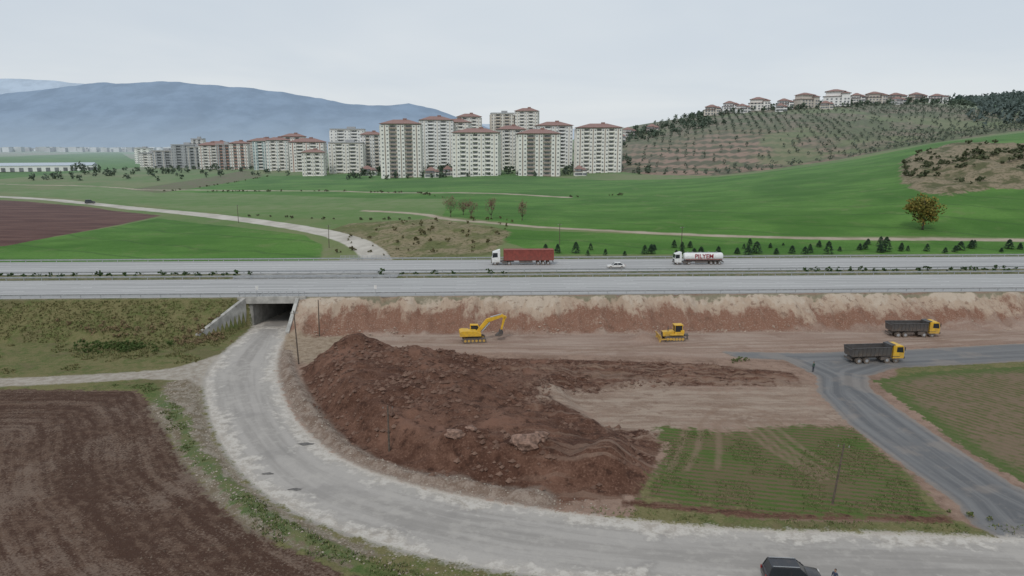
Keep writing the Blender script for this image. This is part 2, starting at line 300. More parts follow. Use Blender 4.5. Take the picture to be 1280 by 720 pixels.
str1=n.noise(n.vec(n.m('ADD',ap,n.m('MULTIPLY',nL,14)),n.m('MULTIPLY',py,.05),0),.45,5,.72)
pl=n.mix(n.mr(n.m('ADD',n.m('MULTIPLY',fur,.05),n.m('ADD',str1,n.m('MULTIPLY',n.m('SUBTRACT',mixn,.5),1.5))),.36,.72),(.070,.038,.026),(.135,.086,.061))
pl=n.mix(n.m('MULTIPLY',n.mr(n.m('ADD',n.m('MULTIPLY',nA,.55),n.m('ADD',n.m('MULTIPLY',str1,.45),n.m('MULTIPLY',n.m('SUBTRACT',nC,.5),.4))),.50,.62),.55),pl,(.21,.155,.12))
pl=n.mix(n.m('MULTIPLY',n.mr(nC,.6,.72),.4),pl,(.26,.20,.155))
col=n.mix(mask('a_plough',4,.3),col,pl)
gm=n.mr(n.m('ABSOLUTE',n.m('ADD',n.m('ADD',ap,1.6),n.m('MULTIPLY',n.m('SUBTRACT',AB,.5),7))),1.3,.6)
gm=n.m('MULTIPLY',gm,n.m('MULTIPLY',n.mr(px,-62,-56),n.mr(py,160,150)))
gv=var((.29,.25,.20),(.17,.135,.09),mixn,.42,.58)
col=n.mix(mask('a_gravel',6,.6),col,gv)
col=n.mix(n.m('MULTIPLY',gm,.85),col,var((.065,.115,.028),(.14,.15,.06),mixn,.4,.6))
col=n.mix(n.m('MULTIPLY',mask('a_berm',2,.5),.8),col,var((.31,.255,.21),(.17,.12,.09),mixn,.4,.6))
dl=var((.42,.375,.32),(.31,.265,.215),nB)
col=n.mix(mask('a_dirtL',2.2,.4),col,dl)
asn=n.noise(n.vec(n.attr('a_asph'),n.m('MULTIPLY',py,.04),0),.9,4,.6)
asc=var((.125,.125,.128),(.19,.187,.185),asn,.35,.65);asc=n.mix(n.m('MULTIPLY',n.mr(n.m('ADD',n.attr('a_asph'),n.m('MULTIPLY',AB,3)),2.7,1.2),.7),asc,(.30,.25,.21))
asc=n.mix(n.m('MULTIPLY',n.mr(mixn,.5,.7),.3),asc,(.28,.25,.22));asc=n.mix(n.m('MULTIPLY',n.mr(nA,.52,.62),.35),asc,(.30,.25,.21))
col=n.mix(mask('a_asph',1.6,.2),col,asc)
ar=n.m('MAXIMUM',n.attr('a_road'),n.attr('a_tun'))
rs=n.noise(n.vec(n.m('ADD',ar,n.m('MULTIPLY',nL,3)),n.m('MULTIPLY',px,.06),n.m('MULTIPLY',py,.06)),.8,4,.55)
rc=var((.295,.272,.248),(.385,.355,.325),rs,.34,.66)
rc=n.mix(n.m('MULTIPLY',n.mr(AB,.48,.6),.5),rc,(.44,.405,.365))
rc=n.mix(n.m('MULTIPLY',n.mr(nC,.55,.75),.3),rc,(.21,.195,.18))
rc=n.mix(n.m('MULTIPLY',n.mr(nA,.44,.34),.45),rc,(.24,.222,.205))
rc=n.mix(n.mr(n.m('ADD',ar,n.m('MULTIPLY',n.m('SUBTRACT',AB,.5),14)),2.6,.7),rc,var((.52,.48,.43),(.38,.335,.285),mixn,.42,.6))
col=n.mix(n.mr(n.m('ADD',ar,n.m('MULTIPLY',n.m('SUBTRACT',mixn,.5),5)),-.5,.45),col,rc)
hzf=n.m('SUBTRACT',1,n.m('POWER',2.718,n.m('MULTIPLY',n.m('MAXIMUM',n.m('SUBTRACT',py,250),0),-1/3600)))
col=n.mix(hzf,col,HAZE)  # aerial haze painted into the ground colour, growing with world Y
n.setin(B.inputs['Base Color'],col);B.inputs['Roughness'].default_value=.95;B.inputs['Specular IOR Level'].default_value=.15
bp=n.new('ShaderNodeBump');bp.inputs['Strength'].default_value=.7;bp.inputs['Distance'].default_value=.5
smoothm=n.mr(n.m('MAXIMUM',ar,n.attr('a_asph')),-.3,.5,1,.08)
hh=n.m('MULTIPLY',n.m('ADD',n.m('MULTIPLY',nB,.8),n.m('ADD',n.m('MULTIPLY',nC,.4),n.m('MULTIPLY',nD,.14))),smoothm)
n.setin(bp.inputs['Height'],hh);n.setin(B.inputs['Normal'],bp.outputs[0])
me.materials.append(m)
# ------------------------------------------------------------ mesh builder
class MB:
    def __init__(s): s.v=[];s.f=[];s.m=[]
    def add(s,v,f,mat=0):
        o=len(s.v);s.v+=[tuple(p) for p in v];s.f+=[tuple(i+o for i in q) for q in f];s.m+=[mat]*len(f);return s
    def box(s,c,d,mat=0,rz=0,ry=0,taper=1):
        hx,hy,hz_=d[0]/2,d[1]/2,d[2]/2;R=Matrix.Rotation(rz,3,'Z')@Matrix.Rotation(ry,3,'Y')
        v=[]
        for z,t in ((-hz_,1),(hz_,taper)):
            for a,b in ((-1,-1),(1,-1),(1,1),(-1,1)): v.append(Vector(c)+R@Vector((a*hx*t,b*hy*t,z)))
        return s.add(v,[(3,2,1,0),(4,5,6,7),(0,1,5,4),(1,2,6,5),(2,3,7,6),(3,0,4,7)],mat)
    def hexa(s,b,t,mat=0): return s.add(list(b)+list(t),[(3,2,1,0),(4,5,6,7),(0,1,5,4),(1,2,6,5),(2,3,7,6),(3,0,4,7)],mat)
    def prism(s,pts,y0,y1,mat=0,y0t=None):
        k=len(pts);v=[(p[0],y0,p[1]) for p in pts]+[(p[0],y1,p[1]) for p in pts]
        return s.add(v,[tuple(range(k)),tuple(range(2*k-1,k-1,-1))]+[((i+1)%k,i,i+k,(i+1)%k+k) for i in range(k)],mat)
    def cyl(s,a,b,r,nn=12,mat=0,r2=None):
        a=Vector(a);b=Vector(b);r2=r if r2 is None else r2;d=(b-a).normalized();u=d.orthogonal().normalized();w=d.cross(u)
        v=[a+(u*math.cos(t)+w*math.sin(t))*r for t in [2*math.pi*i/nn for i in range(nn)]]+[b+(u*math.cos(t)+w*math.sin(t))*r2 for t in [2*math.pi*i/nn for i in range(nn)]]
        return s.add(v,[tuple(range(nn-1,-1,-1)),tuple(range(nn,2*nn))]+[(i,(i+1)%nn,(i+1)%nn+nn,i+nn) for i in range(nn)],mat)
    def obj(s,name,mats,parent=None,bevel=0,smooth=False,fix=True):
        me=bpy.data.meshes.new(name);me.from_pydata(s.v,[],s.f)
        mats=mats if isinstance(mats,(list,tuple)) else [mats]
        for a in mats: me.materials.append(a)
        if len(mats)>1: me.polygons.foreach_set('material_index',s.m)
        if fix and len(s.f)<4000:
            bm=bmesh.new();bm.from_mesh(me);bmesh.ops.recalc_face_normals(bm,faces=bm.faces);bm.to_mesh(me);bm.free()
        if smooth: me.polygons.foreach_set('use_smooth',[True]*len(me.polygons))
        me.update();o=link(bpy.data.objects.new(name,me),parent)
        if bevel:
            b=o.modifiers.new('bevel','BEVEL');b.width=bevel;b.segments=2;b.limit_method='ANGLE'
        return o
MC={}
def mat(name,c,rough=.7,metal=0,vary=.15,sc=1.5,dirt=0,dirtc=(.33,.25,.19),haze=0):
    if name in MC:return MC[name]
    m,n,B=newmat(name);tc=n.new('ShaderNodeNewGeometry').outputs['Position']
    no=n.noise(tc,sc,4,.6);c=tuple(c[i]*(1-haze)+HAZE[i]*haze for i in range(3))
    cc=n.mix(n.mr(no,.3,.7),tuple(v*(1-vary) for v in c),tuple(min(1,v*(1+vary)) for v in c))
    if dirt:
        tc2=n.new('ShaderNodeTexCoord').outputs['Object'];sz=n.new('ShaderNodeSeparateXYZ');n.nt.links.new(tc2,sz.inputs[0])
        d=n.m('MULTIPLY',n.mr(n.m('ADD',n.m('MULTIPLY',sz.outputs[2],.22),no),1.1,.35),dirt);cc=n.mix(d,cc,dirtc)
    n.setin(B.inputs['Base Color'],cc);B.inputs['Roughness'].default_value=rough;B.inputs['Metallic'].default_value=metal
    MC[name]=m;return m
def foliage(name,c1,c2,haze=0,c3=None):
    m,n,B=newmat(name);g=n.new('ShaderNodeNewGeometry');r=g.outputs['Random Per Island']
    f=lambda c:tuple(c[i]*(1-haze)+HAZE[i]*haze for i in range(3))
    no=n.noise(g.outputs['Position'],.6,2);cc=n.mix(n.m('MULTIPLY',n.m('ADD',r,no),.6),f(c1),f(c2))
    if c3: cc=n.mix(n.mr(r,.8,.9),cc,f(c3))
    n.setin(B.inputs['Base Color'],cc);B.inputs['Roughness'].default_value=.85;B.inputs['Specular IOR Level'].default_value=.2;MC[name]=m;return m
white=mat('white_paint',(.72,.72,.70),.35,vary=.06,dirt=.35);glass=mat('dark_glass',(.025,.03,.035),.12,vary=.1)
rubber=mat('tyre_rubber',(.03,.03,.03),.9,dirt=.5);steel=mat('galvanised_steel',(.42,.43,.44),.5,.4,vary=.1)
dark=mat('dark_steel',(.05,.05,.052),.6,dirt=.4);yel=mat('yellow_paint',(.66,.39,.03),.45,vary=.12,dirt=.45)
conc=mat('concrete',(.38,.365,.335),.9,vary=.25,sc=.7);concd=mat('concrete_weathered',(.25,.24,.22),.95,vary=.3,sc=.5)
wood=mat('pole_wood',(.11,.085,.065),.9,vary=.3,sc=3);bark=mat('bark',(.10,.08,.06),.95,vary=.3,sc=4)
# ------------------------------------------------------------ highway
ang=math.atan(.037);HW=empty('highway',(0,141.6,0),ang)
m,n,B=newmat('highway_asphalt');tc=n.new('ShaderNodeTexCoord').outputs['Object'];s=n.new('ShaderNodeSeparateXYZ');n.nt.links.new(tc,s.inputs[0])
sn=n.noise(n.vec(n.m('MULTIPLY',s.outputs[0],.012),s.outputs[1],0),.8,4,.6);s2=n.noise(tc,1.5,4);s3=n.noise(n.scale(tc,(.01,.3,0)),1,3)
lane=n.m('SINE',n.m('MULTIPLY',n.m('SUBTRACT',s.outputs[1],2.2),2*math.pi/1.9))
cc=n.mix(n.mr(n.m('ADD',sn,n.m('MULTIPLY',lane,.06)),.32,.68),(.31,.303,.295),(.465,.455,.44));cc=n.mix(n.m('MULTIPLY',n.mr(s2,.5,.7),.25),cc,(.28,.27,.26));cc=n.mix(n.m('MULTIPLY',n.mr(s3,.55,.6),.35),cc,(.26,.255,.25))
n.setin(B.inputs['Base Color'],cc);B.inputs['Roughness'].default_value=.85;B.inputs['Specular IOR Level'].default_value=.25;hwm=m
xa,xb=-1600,1600
for nm_,q0,q1 in (('near_carriageway',0,19.8),('far_carriageway',27.3,46.7)):
    mb=MB();xx=np.linspace(xa,xb,65)
    for a,b in zip(xx[:-1],xx[1:]): mb.add([(a,q0,6.0),(b,q0,6.0),(b,q1,6.0),(a,q1,6.0),(a,q0,5.7),(b,q0,5.7),(a,q1,5.7),(b,q1,5.7)],[(0,1,2,3),(4,5,1,0),(3,2,7,6)])
    mb.obj(nm_,hwm,HW,fix=False)
paint=mat('road_paint',(.68,.68,.66),.6,vary=.2)
mb=MB()
def strip(q,w,a,b,z=6.012): mb.add([(a,q-w/2,z),(b,q-w/2,z),(b,q+w/2,z),(a,q+w/2,z)],[(0,1,2,3)])
for q in (3.4,18.6,28.5,43.4): strip(q,.2,xa,xb)
for q in (7.2,11.0,14.8,32.2,36,39.7):
    for a in np.arange(-360,400,12): strip(q,.15,a,a+4.5)
mb.obj('lane_markings',paint,HW,fix=False)
mb=MB();mb.box((-45.5,23.55,5.98),(38,7.6,.08));mb.obj('median_paving',concd,HW)
def rail(nm_,q,a,b,z=6.0):
    mb=MB()
    mb.prism([(a,z+.45),(b,z+.45),(b,z+.53),(a,z+.53)],q-.09,q-.03);mb.prism([(a,z+.54),(b,z+.54),(b,z+.61),(a,z+.61)],q-.05,q+.0);mb.prism([(a,z+.62),(b,z+.62),(b,z+.77),(a,z+.77)],q-.10,q-.02)
    for p in np.arange(a,b,4): mb.box((p,q+.06,z+.3),(.12,.12,.9))
    return mb.obj(nm_,steel,parent=None,fix=False)
for k,(q,a,b) in enumerate(((.35,-420,460),(19.6,-64,-26),(20.4,-420,460),(26.8,-420,460),(46.4,-420,460))):
    o=rail('guard_rail',q,a,b);o.location=(0,141.6,0);o.rotation_euler=(0,0,ang)
# underpass
def A(q,c,z): xx=-49.05+.189*q+c;return (xx,.037*xx+141.6+q,z)
UP=empty('underpass_bridge')
mb=MB()
def hx(c0,c1,q0,q1,z0,z1,mt=0,z1b=None): mb.hexa([A(q0,c0,z0),A(q0,c1,z0),A(q1,c1,z0),A(q1,c0,z0)],[A(q0,c0,z1),A(q0,c1,z1),A(q1,c1,z1 if z1b is None else z1b),A(q1,c0,z1 if z1b is None else z1b)],mt)
hx(-6,-4.1,-.25,47.4,-.4,4.895);hx(4.1,6,-.25,47.4,-.4,4.895)
mb.obj('abutment_walls',concd,UP)
mb=MB();hx(-6.6,6.6,-.2,47.35,4.9,5.96);mb.obj('deck_slab',concd,UP)
mb=MB();hx(-6.9,6.9,-.75,-.21,4.7,6.15);hx(-6.9,6.9,47.36,47.8,4.7,6.15);mb.obj('deck_fascia',conc,UP,.03)
mb=MB()
for q in (-.5,47.6):
    for c in np.arange(-6.6,6.8,1.2): hx(c-.04,c+.04,q-.04,q+.04,6.15,7.15)
    for z in (6.55,6.85,7.12): hx(-6.7,6.7,q-.03,q+.03,z,z+.07)
mb.obj('parapet_railing',steel,UP)
mb=MB()
def wing(c0,c1,q1,h1,th):
    q0=-.76;mb.hexa([A(q0,c0,-.4),A(q0,c0+th,-.4),A(q1,c1+th,-.4),A(q1,c1,-.4)],[A(q0,c0,5.9),A(q0,c0+th,5.9),A(q1,c1+th,h1),A(q1,c1,h1)])
wing(-5.2,-8.9,-10.5,1.0,-.7);wing(4.9,7.2,-10,1.2,.7)
mb.obj('wing_walls',conc,UP,.03)
# ------------------------------------------------------------ foliage generators
def leaves(mb,c,r,k,nl,size,seed=None,spread=.38,up=.3):
    c=np.array(c);r=np.array(r)
    for _ in range(k):
        d=RNG.normal(size=3);d/=np.linalg.norm(d);d[2]=abs(d[2])*(1) if RNG.random()<up else d[2]
        cc=c+d*r*(.35+.6*RNG.random());cr=r*spread*(.6+.6*RNG.random())
        for _ in range(nl):
            e=RNG.normal(size=3);e/=np.linalg.norm(e)+1e-6;p=cc+e*cr*RNG.random()**.4
            s=size*(.6+.8*RNG.random());a=RNG.normal(size=3);a/=np.linalg.norm(a);b=np.cross(a,RNG.normal(size=3));b/=np.linalg.norm(b)+1e-6
            mb.add([p-a*s*.5,p+b*s*.5,p+a*s*.5,p-b*s*.4],[(0,1,2,3)])
def tree(name,x,y,h,cr,fm,k=26,nl=45,size=.5,trunk=.35,base=.35,sparse=False,z=None):
    z=H(x,y) if z is None else z
    R=empty(name,(x,y,z-.1));mb=MB();hb=h*base
    mb.cyl((0,0,0),(.05*h*.2,0,hb),trunk,8,0,trunk*.7)
    for i in range(7):
        a=i*2.4+random.random();rr=cr*(.45+.35*random.random());t=(math.cos(a)*rr,math.sin(a)*rr,hb+(h-hb)*(.25+.6*random.random()))
        mb.cyl((.01*h,0,hb*(.8+.03*i)),t,trunk*.4,6,0,trunk*.12)
        for j in range(3):
            mb.cyl(tuple(t[q]*.7+(0,0,hb*.3)[q] for q in range(3)),(t[0]+random.uniform(-1,1)*cr*.35,t[1]+random.uniform(-1,1)*cr*.35,t[2]+random.random()*h*.18),trunk*.15,4,0,trunk*.05)
    mb.cyl((.01*h,0,hb),(0,0,h*.85),trunk*.6,6,0,trunk*.15)
    mb.obj('trunk',bark,R,smooth=True)
    mb=MB();leaves(mb,(0,0,hb+(h-hb)*.48),(cr,cr,(h-hb)*.52),k,nl,size);mb.obj('crown',fm,R,fix=False)
    return R
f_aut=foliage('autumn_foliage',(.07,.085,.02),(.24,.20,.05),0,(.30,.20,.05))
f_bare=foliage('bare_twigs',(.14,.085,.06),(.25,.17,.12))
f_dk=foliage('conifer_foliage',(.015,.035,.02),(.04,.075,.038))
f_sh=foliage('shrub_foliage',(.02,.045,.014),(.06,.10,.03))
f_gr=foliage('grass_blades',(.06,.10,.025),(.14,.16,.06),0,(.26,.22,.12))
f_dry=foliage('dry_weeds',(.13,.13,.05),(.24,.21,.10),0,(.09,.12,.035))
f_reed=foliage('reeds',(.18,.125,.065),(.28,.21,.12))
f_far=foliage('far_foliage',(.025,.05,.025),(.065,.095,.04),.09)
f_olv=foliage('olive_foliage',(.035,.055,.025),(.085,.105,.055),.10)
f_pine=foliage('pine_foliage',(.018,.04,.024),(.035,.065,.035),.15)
tree('deciduous_tree',139,235,11.5,5.6,f_aut,50,64,.62,.38,.25)
for (a,b,h) in ((-26,295,9),(-17,288,8),(-8.5,282,8.5),(4,276,8),(-21,300,7)): tree('bare_tree',a,b,h,2.9,f_bare,20,22,.35,.16,.2)
cone_me=[]
for k in range(3):
    mb=MB();mb.cyl((0,0,0),(0,0,1),.1,6)
    hh_=2.8+.5*k
    for i in range(300):
        t=random.random()**.8;a=random.random()*6.28;r=(1-t)**.7*(1.05+.25*k)*(.6+.4*random.random())+.08;zc=.3+t*(hh_-.4)
        p=Vector((math.cos(a)*r,math.sin(a)*r,zc));s=.22+.2*random.random();u=Vector((math.cos(a),math.sin(a),-.4))*s;w=Vector((-math.sin(a),math.cos(a),random.uniform(-.3,.3)))*s*.6
        mb.add([p-u,p+w,p+u,p-w],[(0,1,2,3)],1)
    me_=bpy.data.meshes.new('conifer');me_.from_pydata(mb.v,[],mb.f);me_.materials.append(bark);me_.materials.append(f_dk);me_.polygons.foreach_set('material_index',mb.m);cone_me.append(me_)
def conifer(x,y,s=1):
    o=link(bpy.data.objects.new('conifer_tree',random.choice(cone_me)));o.location=(x,y,H(x,y)-.05);o.rotation_euler=(0,0,random.random()*6);o.scale=(s,s,s*random.uniform(.75,1.05))
xx=10
while xx<155:
    conifer(xx,200+.037*xx+random.uniform(-2,5),random.uniform(.5,1.2));xx+=random.uniform(2.0,7)
    if random.random()<.35: conifer(xx+2,210+random.uniform(-2,7),random.uniform(.4,.9))
def shrubs(name,pts,fm,r=(.6,1.0),zf=None,nl=40,sz=.28):
    mb=MB()
    for a,b in pts:
        s=random.uniform(*r);zz=H(a,b) if zf is None else zf
        leaves(mb,(a,b,zz+s*.6),(s,s,s*.8),6,nl//6*2,sz*s*1.2)
    return mb.obj(name,fm,fix=False)
pts=[]
for a,b,stp in ((-170,-60,2.9),(-31,-1,4.2),(72,190,2.8)):
    for xx in np.arange(a,b,stp):
        if random.random()<.9: pts.append((xx+random.uniform(-.5,.5),141.6+.037*xx+23.6+random.uniform(-.8,.8)))
shrubs('median_shrubs',pts,f_sh,(.85,1.3),5.9)
shrubs('verge_shrubs',[(random.gauss(-72,4),random.gauss(122.5,2)) for _ in range(60)],foliage('verge_foliage',(.05,.085,.025),(.10,.14,.04)),(.4,.8),None,36,.3)
shrubs('reed_bed',[(random.gauss(-60,2.2),random.gauss(129,2)) for _ in range(60)]+[(random.gauss(-76,6),random.gauss(130,1.3)) for _ in range(40)],f_reed,(.35,.7),None,30,.3)
pts=[(235+random.gauss(0,50),350+random.gauss(0,36)) for _ in range(520)]
pa=np.array(pts);sd=sdpoly(pa[:,0],pa[:,1],FscrubR);shrubs('hillside_scrub',[p for p,s_ in zip(pts,sd) if s_>1.5 and (fbm(np.array([p[0]]),np.array([p[1]]),.05,2,71)[0]>.46)],foliage('scrub_foliage',(.035,.055,.022),(.10,.11,.045),.03),(.7,2.2),None,36,.4)
shrubs('scrub_bushes',[(random.uniform(-60,0),random.uniform(212,285)) for _ in range(70)],foliage('scrub_foliage2',(.06,.07,.03),(.17,.14,.07)),(.4,1.1),None,30,.4)
hp=[]
for P_ in ([(-207,474),(-130,455),(-60,425),(-38,380)],[(-122,322),(-80,305),(-42,292)],[(-240,480),(-214,560),(-205,600)],[(30,372),(60,380)]):
    for (a,b),(c_,d_) in zip(P_[:-1],P_[1:]):
        L_=math.hypot(c_-a,d_-b)
        for k in range(int(L_/3.2)):
            if random.random()<.75: t=random.random();hp.append((a+(c_-a)*t+random.gauss(0,.8),b+(d_-b)*t+random.gauss(0,.8)))
shrubs('hedgerow',hp,foliage('hedge_foliage',(.04,.06,.025),(.12,.115,.055),.03),(.4,1.0),None,24,.5)
shrubs('roadside_bushes',[(39+random.uniform(-2,2),114.2+random.uniform(-1,1)) for _ in range(7)]+[(47.0,62.6),(45.6,63.5),(44,64.2),(41,64.6)],f_gr,(.3,.6),None,36,.3)
def tufts(name,pts,h,fm,nb=4):
    pts=np.array(pts);zz=hz(pts[:,0],pts[:,1]);mb=MB()
    for (a,b),z in zip(pts,zz):
        for _ in range(nb):
            t=random.random()*6.28;r=random.uniform(.03,.16);hh=h*random.uniform(.5,1.4);p=Vector((a+math.cos(t)*r,b+math.sin(t)*r,z-.02));w=Vector((-math.sin(t),math.cos(t),0))*h*.28;tp=p+Vector((math.cos(t)*hh*.5,math.sin(t)*hh*.5,hh))
            mb.add([p-w,p+w,tp],[(0,1,2)])
    return mb.obj(name,fm,fix=False)
def scat(n_,x0,x1,y0,y1,f):
    a=RNG.uniform(x0,x1,n_);b=RNG.uniform(y0,y1,n_);k=f(a,b);return np.stack([a[k],b[k]],1)
pL=lambda a,b:sdpoly(a,b,Pplough)
g=scat(45000,-62,10,46,108,lambda a,b:(np.abs(pL(a,b)+1.5+3*(fbm(a,b,.2,3,5)-.5))<1.1)&(sdpoly(a,b,Proad)<-.4)&(fbm(a,b,.35,3,7)>.47))
tufts('verge_grass',g,.22,f_gr)
g=scat(9000,-110,-54,108,141,lambda a,b:(b-.037*a-141.6<-.8)&(sdpoly(a,b,Proad)<-2)&(fbm(a,b,.15,3,17)>.45)&(sdline(a,b,[(-260,90),(-79.8,103.4),(-48,112)],2.5)<-1.5))
tufts('meadow_weeds',g,.32,f_dry)
g=scat(14000,11,46,63,87,lambda a,b:(sdpoly(a,b,PgreenN)>.2)&(fbm(a,b,.25,3,19)>.47));tufts('young_crop',g,.14,f_gr,3)
g=scat(3000,-5,50,60,70,lambda a,b:(np.abs(sdpoly(a,b,Proad)+1.2)<.8)&(a>8)&(fbm(a,b,.4,2,3)>.5));tufts('kerbside_grass',g,.2,f_gr,3)
def clods(name,pts,r0,r1,mt):
    zz=hz(pts[:,0],pts[:,1]);mb=MB()
    for (a,b),z in zip(pts,zz):
        r=r0+(r1-r0)*random.random()**4
        v=[Vector((a,b,z+r*.1))+Vector(d)*r*random.uniform(.6,1.2) for d in ((1,0,0),(0,1,0),(-1,0,0),(0,-1,0),(0.2,0.1,.8),(0,0,-.6))]
        mb.add(v,[(0,1,4),(1,2,4),(2,3,4),(3,0,4),(1,0,5),(2,1,5),(3,2,5),(0,3,5)])
    return mb.obj(name,mt,fix=False)
clods('soil_clods',scat(12000,-36,46,68,121,lambda a,b:(sdpoly(a,b,Psoil)>.3)&(sdpoly(a,b,Pldirt)<1)&(fbm(a,b,.2,3,27)>.45)),.08,.55,foliage('clod',(.08,.042,.03),(.21,.13,.095)))
clods('ploughed_clods',scat(12000,-85,-6,48,100,lambda a,b:(pL(a,b)>.5)&(fbm(a,b,.2,3,29)>.45)),.05,.17,foliage('clod_plough',(.06,.037,.026),(.19,.14,.105)))
clods('gravel_stones',scat(26000,-56,10,52,125,lambda a,b:(sdpoly(a,b,Pgravel)>.2)|(np.abs(sdpoly(a,b,Proad)+1.6)<1.3)&(a>-44)),.04,.2,foliage('gravel_stone',(.20,.155,.12),(.42,.36,.30)))
clods('slope_rubble',scat(5000,-40,110,128,141,lambda a,b:(np.abs(b-.037*a-141.6+8.6)<1.6)&(fbm(a,b,.15,3,37)>.42)),.06,.35,foliage('rubble',(.20,.12,.085),(.42,.33,.26)))
for (a,b,r) in ((1.6,73.6,1.15),(-6.6,76,.75),(3.2,74.6,.7),(-4.9,76.9,.5)):
    bm=bmesh.new();bmesh.ops.create_icosphere(bm,subdivisions=3,radius=1)
    for v in bm.verts:
        c=v.co;k=.5+1.0*float(fbm(np.array([c.x*1.6+a+c.z]),np.array([c.y*1.6+c.z*1.7]),1.3,4,2)[0]);v.co=Vector((c.x*r*1.5*k,c.y*r*k,c.z*r*.85*k))
    me_=bpy.data.meshes.new('boulder');bm.to_mesh(me_);bm.free();me_.materials.append(mat('boulder_rock',(.21,.13,.097),.95,vary=.45,sc=2.2));o=link(bpy.data.objects.new('boulder',me_));o.location=(a,b,H(a,b)-r*.15)
mb=MB()
for (a,b,rx,ry) in ((-25.6,80.7,1.0,.45),(-27.5,72.7,.7,.3),(-23.2,69,.8,.3)):
    k=14;v=[(a+math.cos(t)*rx*random.uniform(.5,1.2),b+math.sin(t)*ry*random.uniform(.5,1.2),.03) for t in [2*math.pi*i/k for i in range(k)]];mb.add(v,[tuple(range(k))])
mb.obj('road_patches',mat('patch_asphalt',(.13,.12,.11),.9,vary=.3,sc=2),fix=False)
# ------------------------------------------------------------ buildings
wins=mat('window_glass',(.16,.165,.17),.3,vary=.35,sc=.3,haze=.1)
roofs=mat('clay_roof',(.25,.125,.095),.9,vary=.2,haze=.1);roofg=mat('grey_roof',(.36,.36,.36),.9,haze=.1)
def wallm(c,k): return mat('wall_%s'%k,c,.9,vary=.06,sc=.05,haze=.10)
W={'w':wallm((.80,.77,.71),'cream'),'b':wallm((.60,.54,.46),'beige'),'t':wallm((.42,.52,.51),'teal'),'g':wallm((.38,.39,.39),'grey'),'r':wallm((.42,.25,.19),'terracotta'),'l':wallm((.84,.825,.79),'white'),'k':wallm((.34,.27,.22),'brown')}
def apartment(x,y,w,Ht,wall='w',accent='b',roof='hip',d=None,rot=0,base=3,name='apartment_building'):
    d=d or w*.62;z=float(farz(x,y));R=empty(name,(x,y,z-2),rot);Ht+=2
    fl=max(2,round((Ht-2)/3.05));fh=(Ht-2)/fl;ht=Ht;pj=1.8
    mb=MB();mb.box((0,0,ht/2),(w*.96,d-2*pj,ht))
    bays=[(-.39,.2),(0,.18),(.39,.2)] if w<34 else [(-.41,.16),(-.13,.15),(.13,.15),(.41,.16)]
    for s_ in (-1,1):
        for b,bw in bays: mb.box((b*w,s_*(d/2-pj/2),ht/2-.15),(bw*w,pj+.02,ht-.3))
        mb.box((s_*(w/2),0,ht/2-.2),(w*.04+.8,d*.35,ht-.4))
    mb.obj('walls',W[wall],R)
    mb=MB()
    for s_ in (-1,1):
        for b,bw in bays: mb.box((b*w,s_*(d/2+.04),ht/2),(.14*bw*w,.10,ht-1.2))
    mb.box((0,0,ht+.35),(w*.98,d*.98,.5));
    mb.obj('trim',W[accent],R)
    mw=MB();mbal=MB()
    def win(cx,cy,cz,ww,wh,ax_,s_):
        if ax_=='y': v=[(cx-ww/2,cy,cz-wh/2),(cx+ww/2,cy,cz-wh/2),(cx+ww/2,cy,cz+wh/2),(cx-ww/2,cy,cz+wh/2)]
        else: v=[(cx,cy-ww/2,cz-wh/2),(cx,cy+ww/2,cz-wh/2),(cx,cy+ww/2,cz+wh/2),(cx,cy-ww/2,cz+wh/2)]
        mw.add(v,[(0,1,2,3)] if s_<0 else [(3,2,1,0)])
    for f in range(fl):
        cz=2+f*fh+fh*.52
        for s_ in (-1,1):
            for b,bw in bays:
                for o in (-.3,.3): win(b*w+o*bw*w,s_*(d/2+.05),cz,min(1.2,bw*w*.24),1.15,'y',s_)
            bs=[(a[0]+c[0])/2 for a,c in zip(bays[:-1],bays[1:])]
            gap=(bays[1][0]-bays[0][0]-(bays[0][1]+bays[1][1])/2)*w
            for c_ in bs:
                win(c_*w,s_*(d/2-pj+.05),cz-.05,gap*.62,1.9,'y',s_)
                mbal.box((c_*w,s_*(d/2-pj*.35),2+f*fh+.6),(gap*.96,.12,1.0));mbal.box((c_*w,s_*(d/2-pj*.6),2+f*fh+.06),(gap*.98,pj*.9,.14))
            for c_ in (-.38,-.12,.12,.38): win(s_*(w*.5+.46 if abs(c_)<.2 else w*.48+.05)+(s_*w*.02 if abs(c_)<.2 else 0),c_*d,cz,1.3,1.2,'x',s_)
    mw.obj('windows',wins,R,fix=False);mbal.obj('balconies',W[wall if random.random()<.7 else accent],R,fix=False)
    mb=MB()
    if roof=='hip':
        o=1.0;hw_,hd=w/2+o,d/2+o;rh=min(3.4,d*.22);rl=max(.5,hw_-hd)
        v=[(-hw_,-hd,0),(hw_,-hd,0),(hw_,hd,0),(-hw_,hd,0),(-rl,0,rh),(rl,0,rh)]
        mb.add([(a,b,c+ht+.6) for a,b,c in v],[(0,1,5,4),(2,3,4,5),(1,2,5),(3,0,4),(3,2,1,0)]);mb.box((w*.1,0,ht+rh),(3,3,3))
        mb.obj('roof',roofs,R)
    else:
        for sx,sy,lx,ly in ((0,-1,w,.3),(0,1,w,.3),(-1,0,.3,d-.7),(1,0,.3,d-.7)): mb.box((sx*(w/2-.15),sy*(d/2-.15),ht+1),(lx,ly,.9))
        mb.box((0,0,ht+.65),(w*.9,d*.9,.1));mb.box((w*.1,0,ht+2),(w*.25,d*.35,3));mb.obj('roof',roofg if roof=='flat' else roofs,R)
    return R
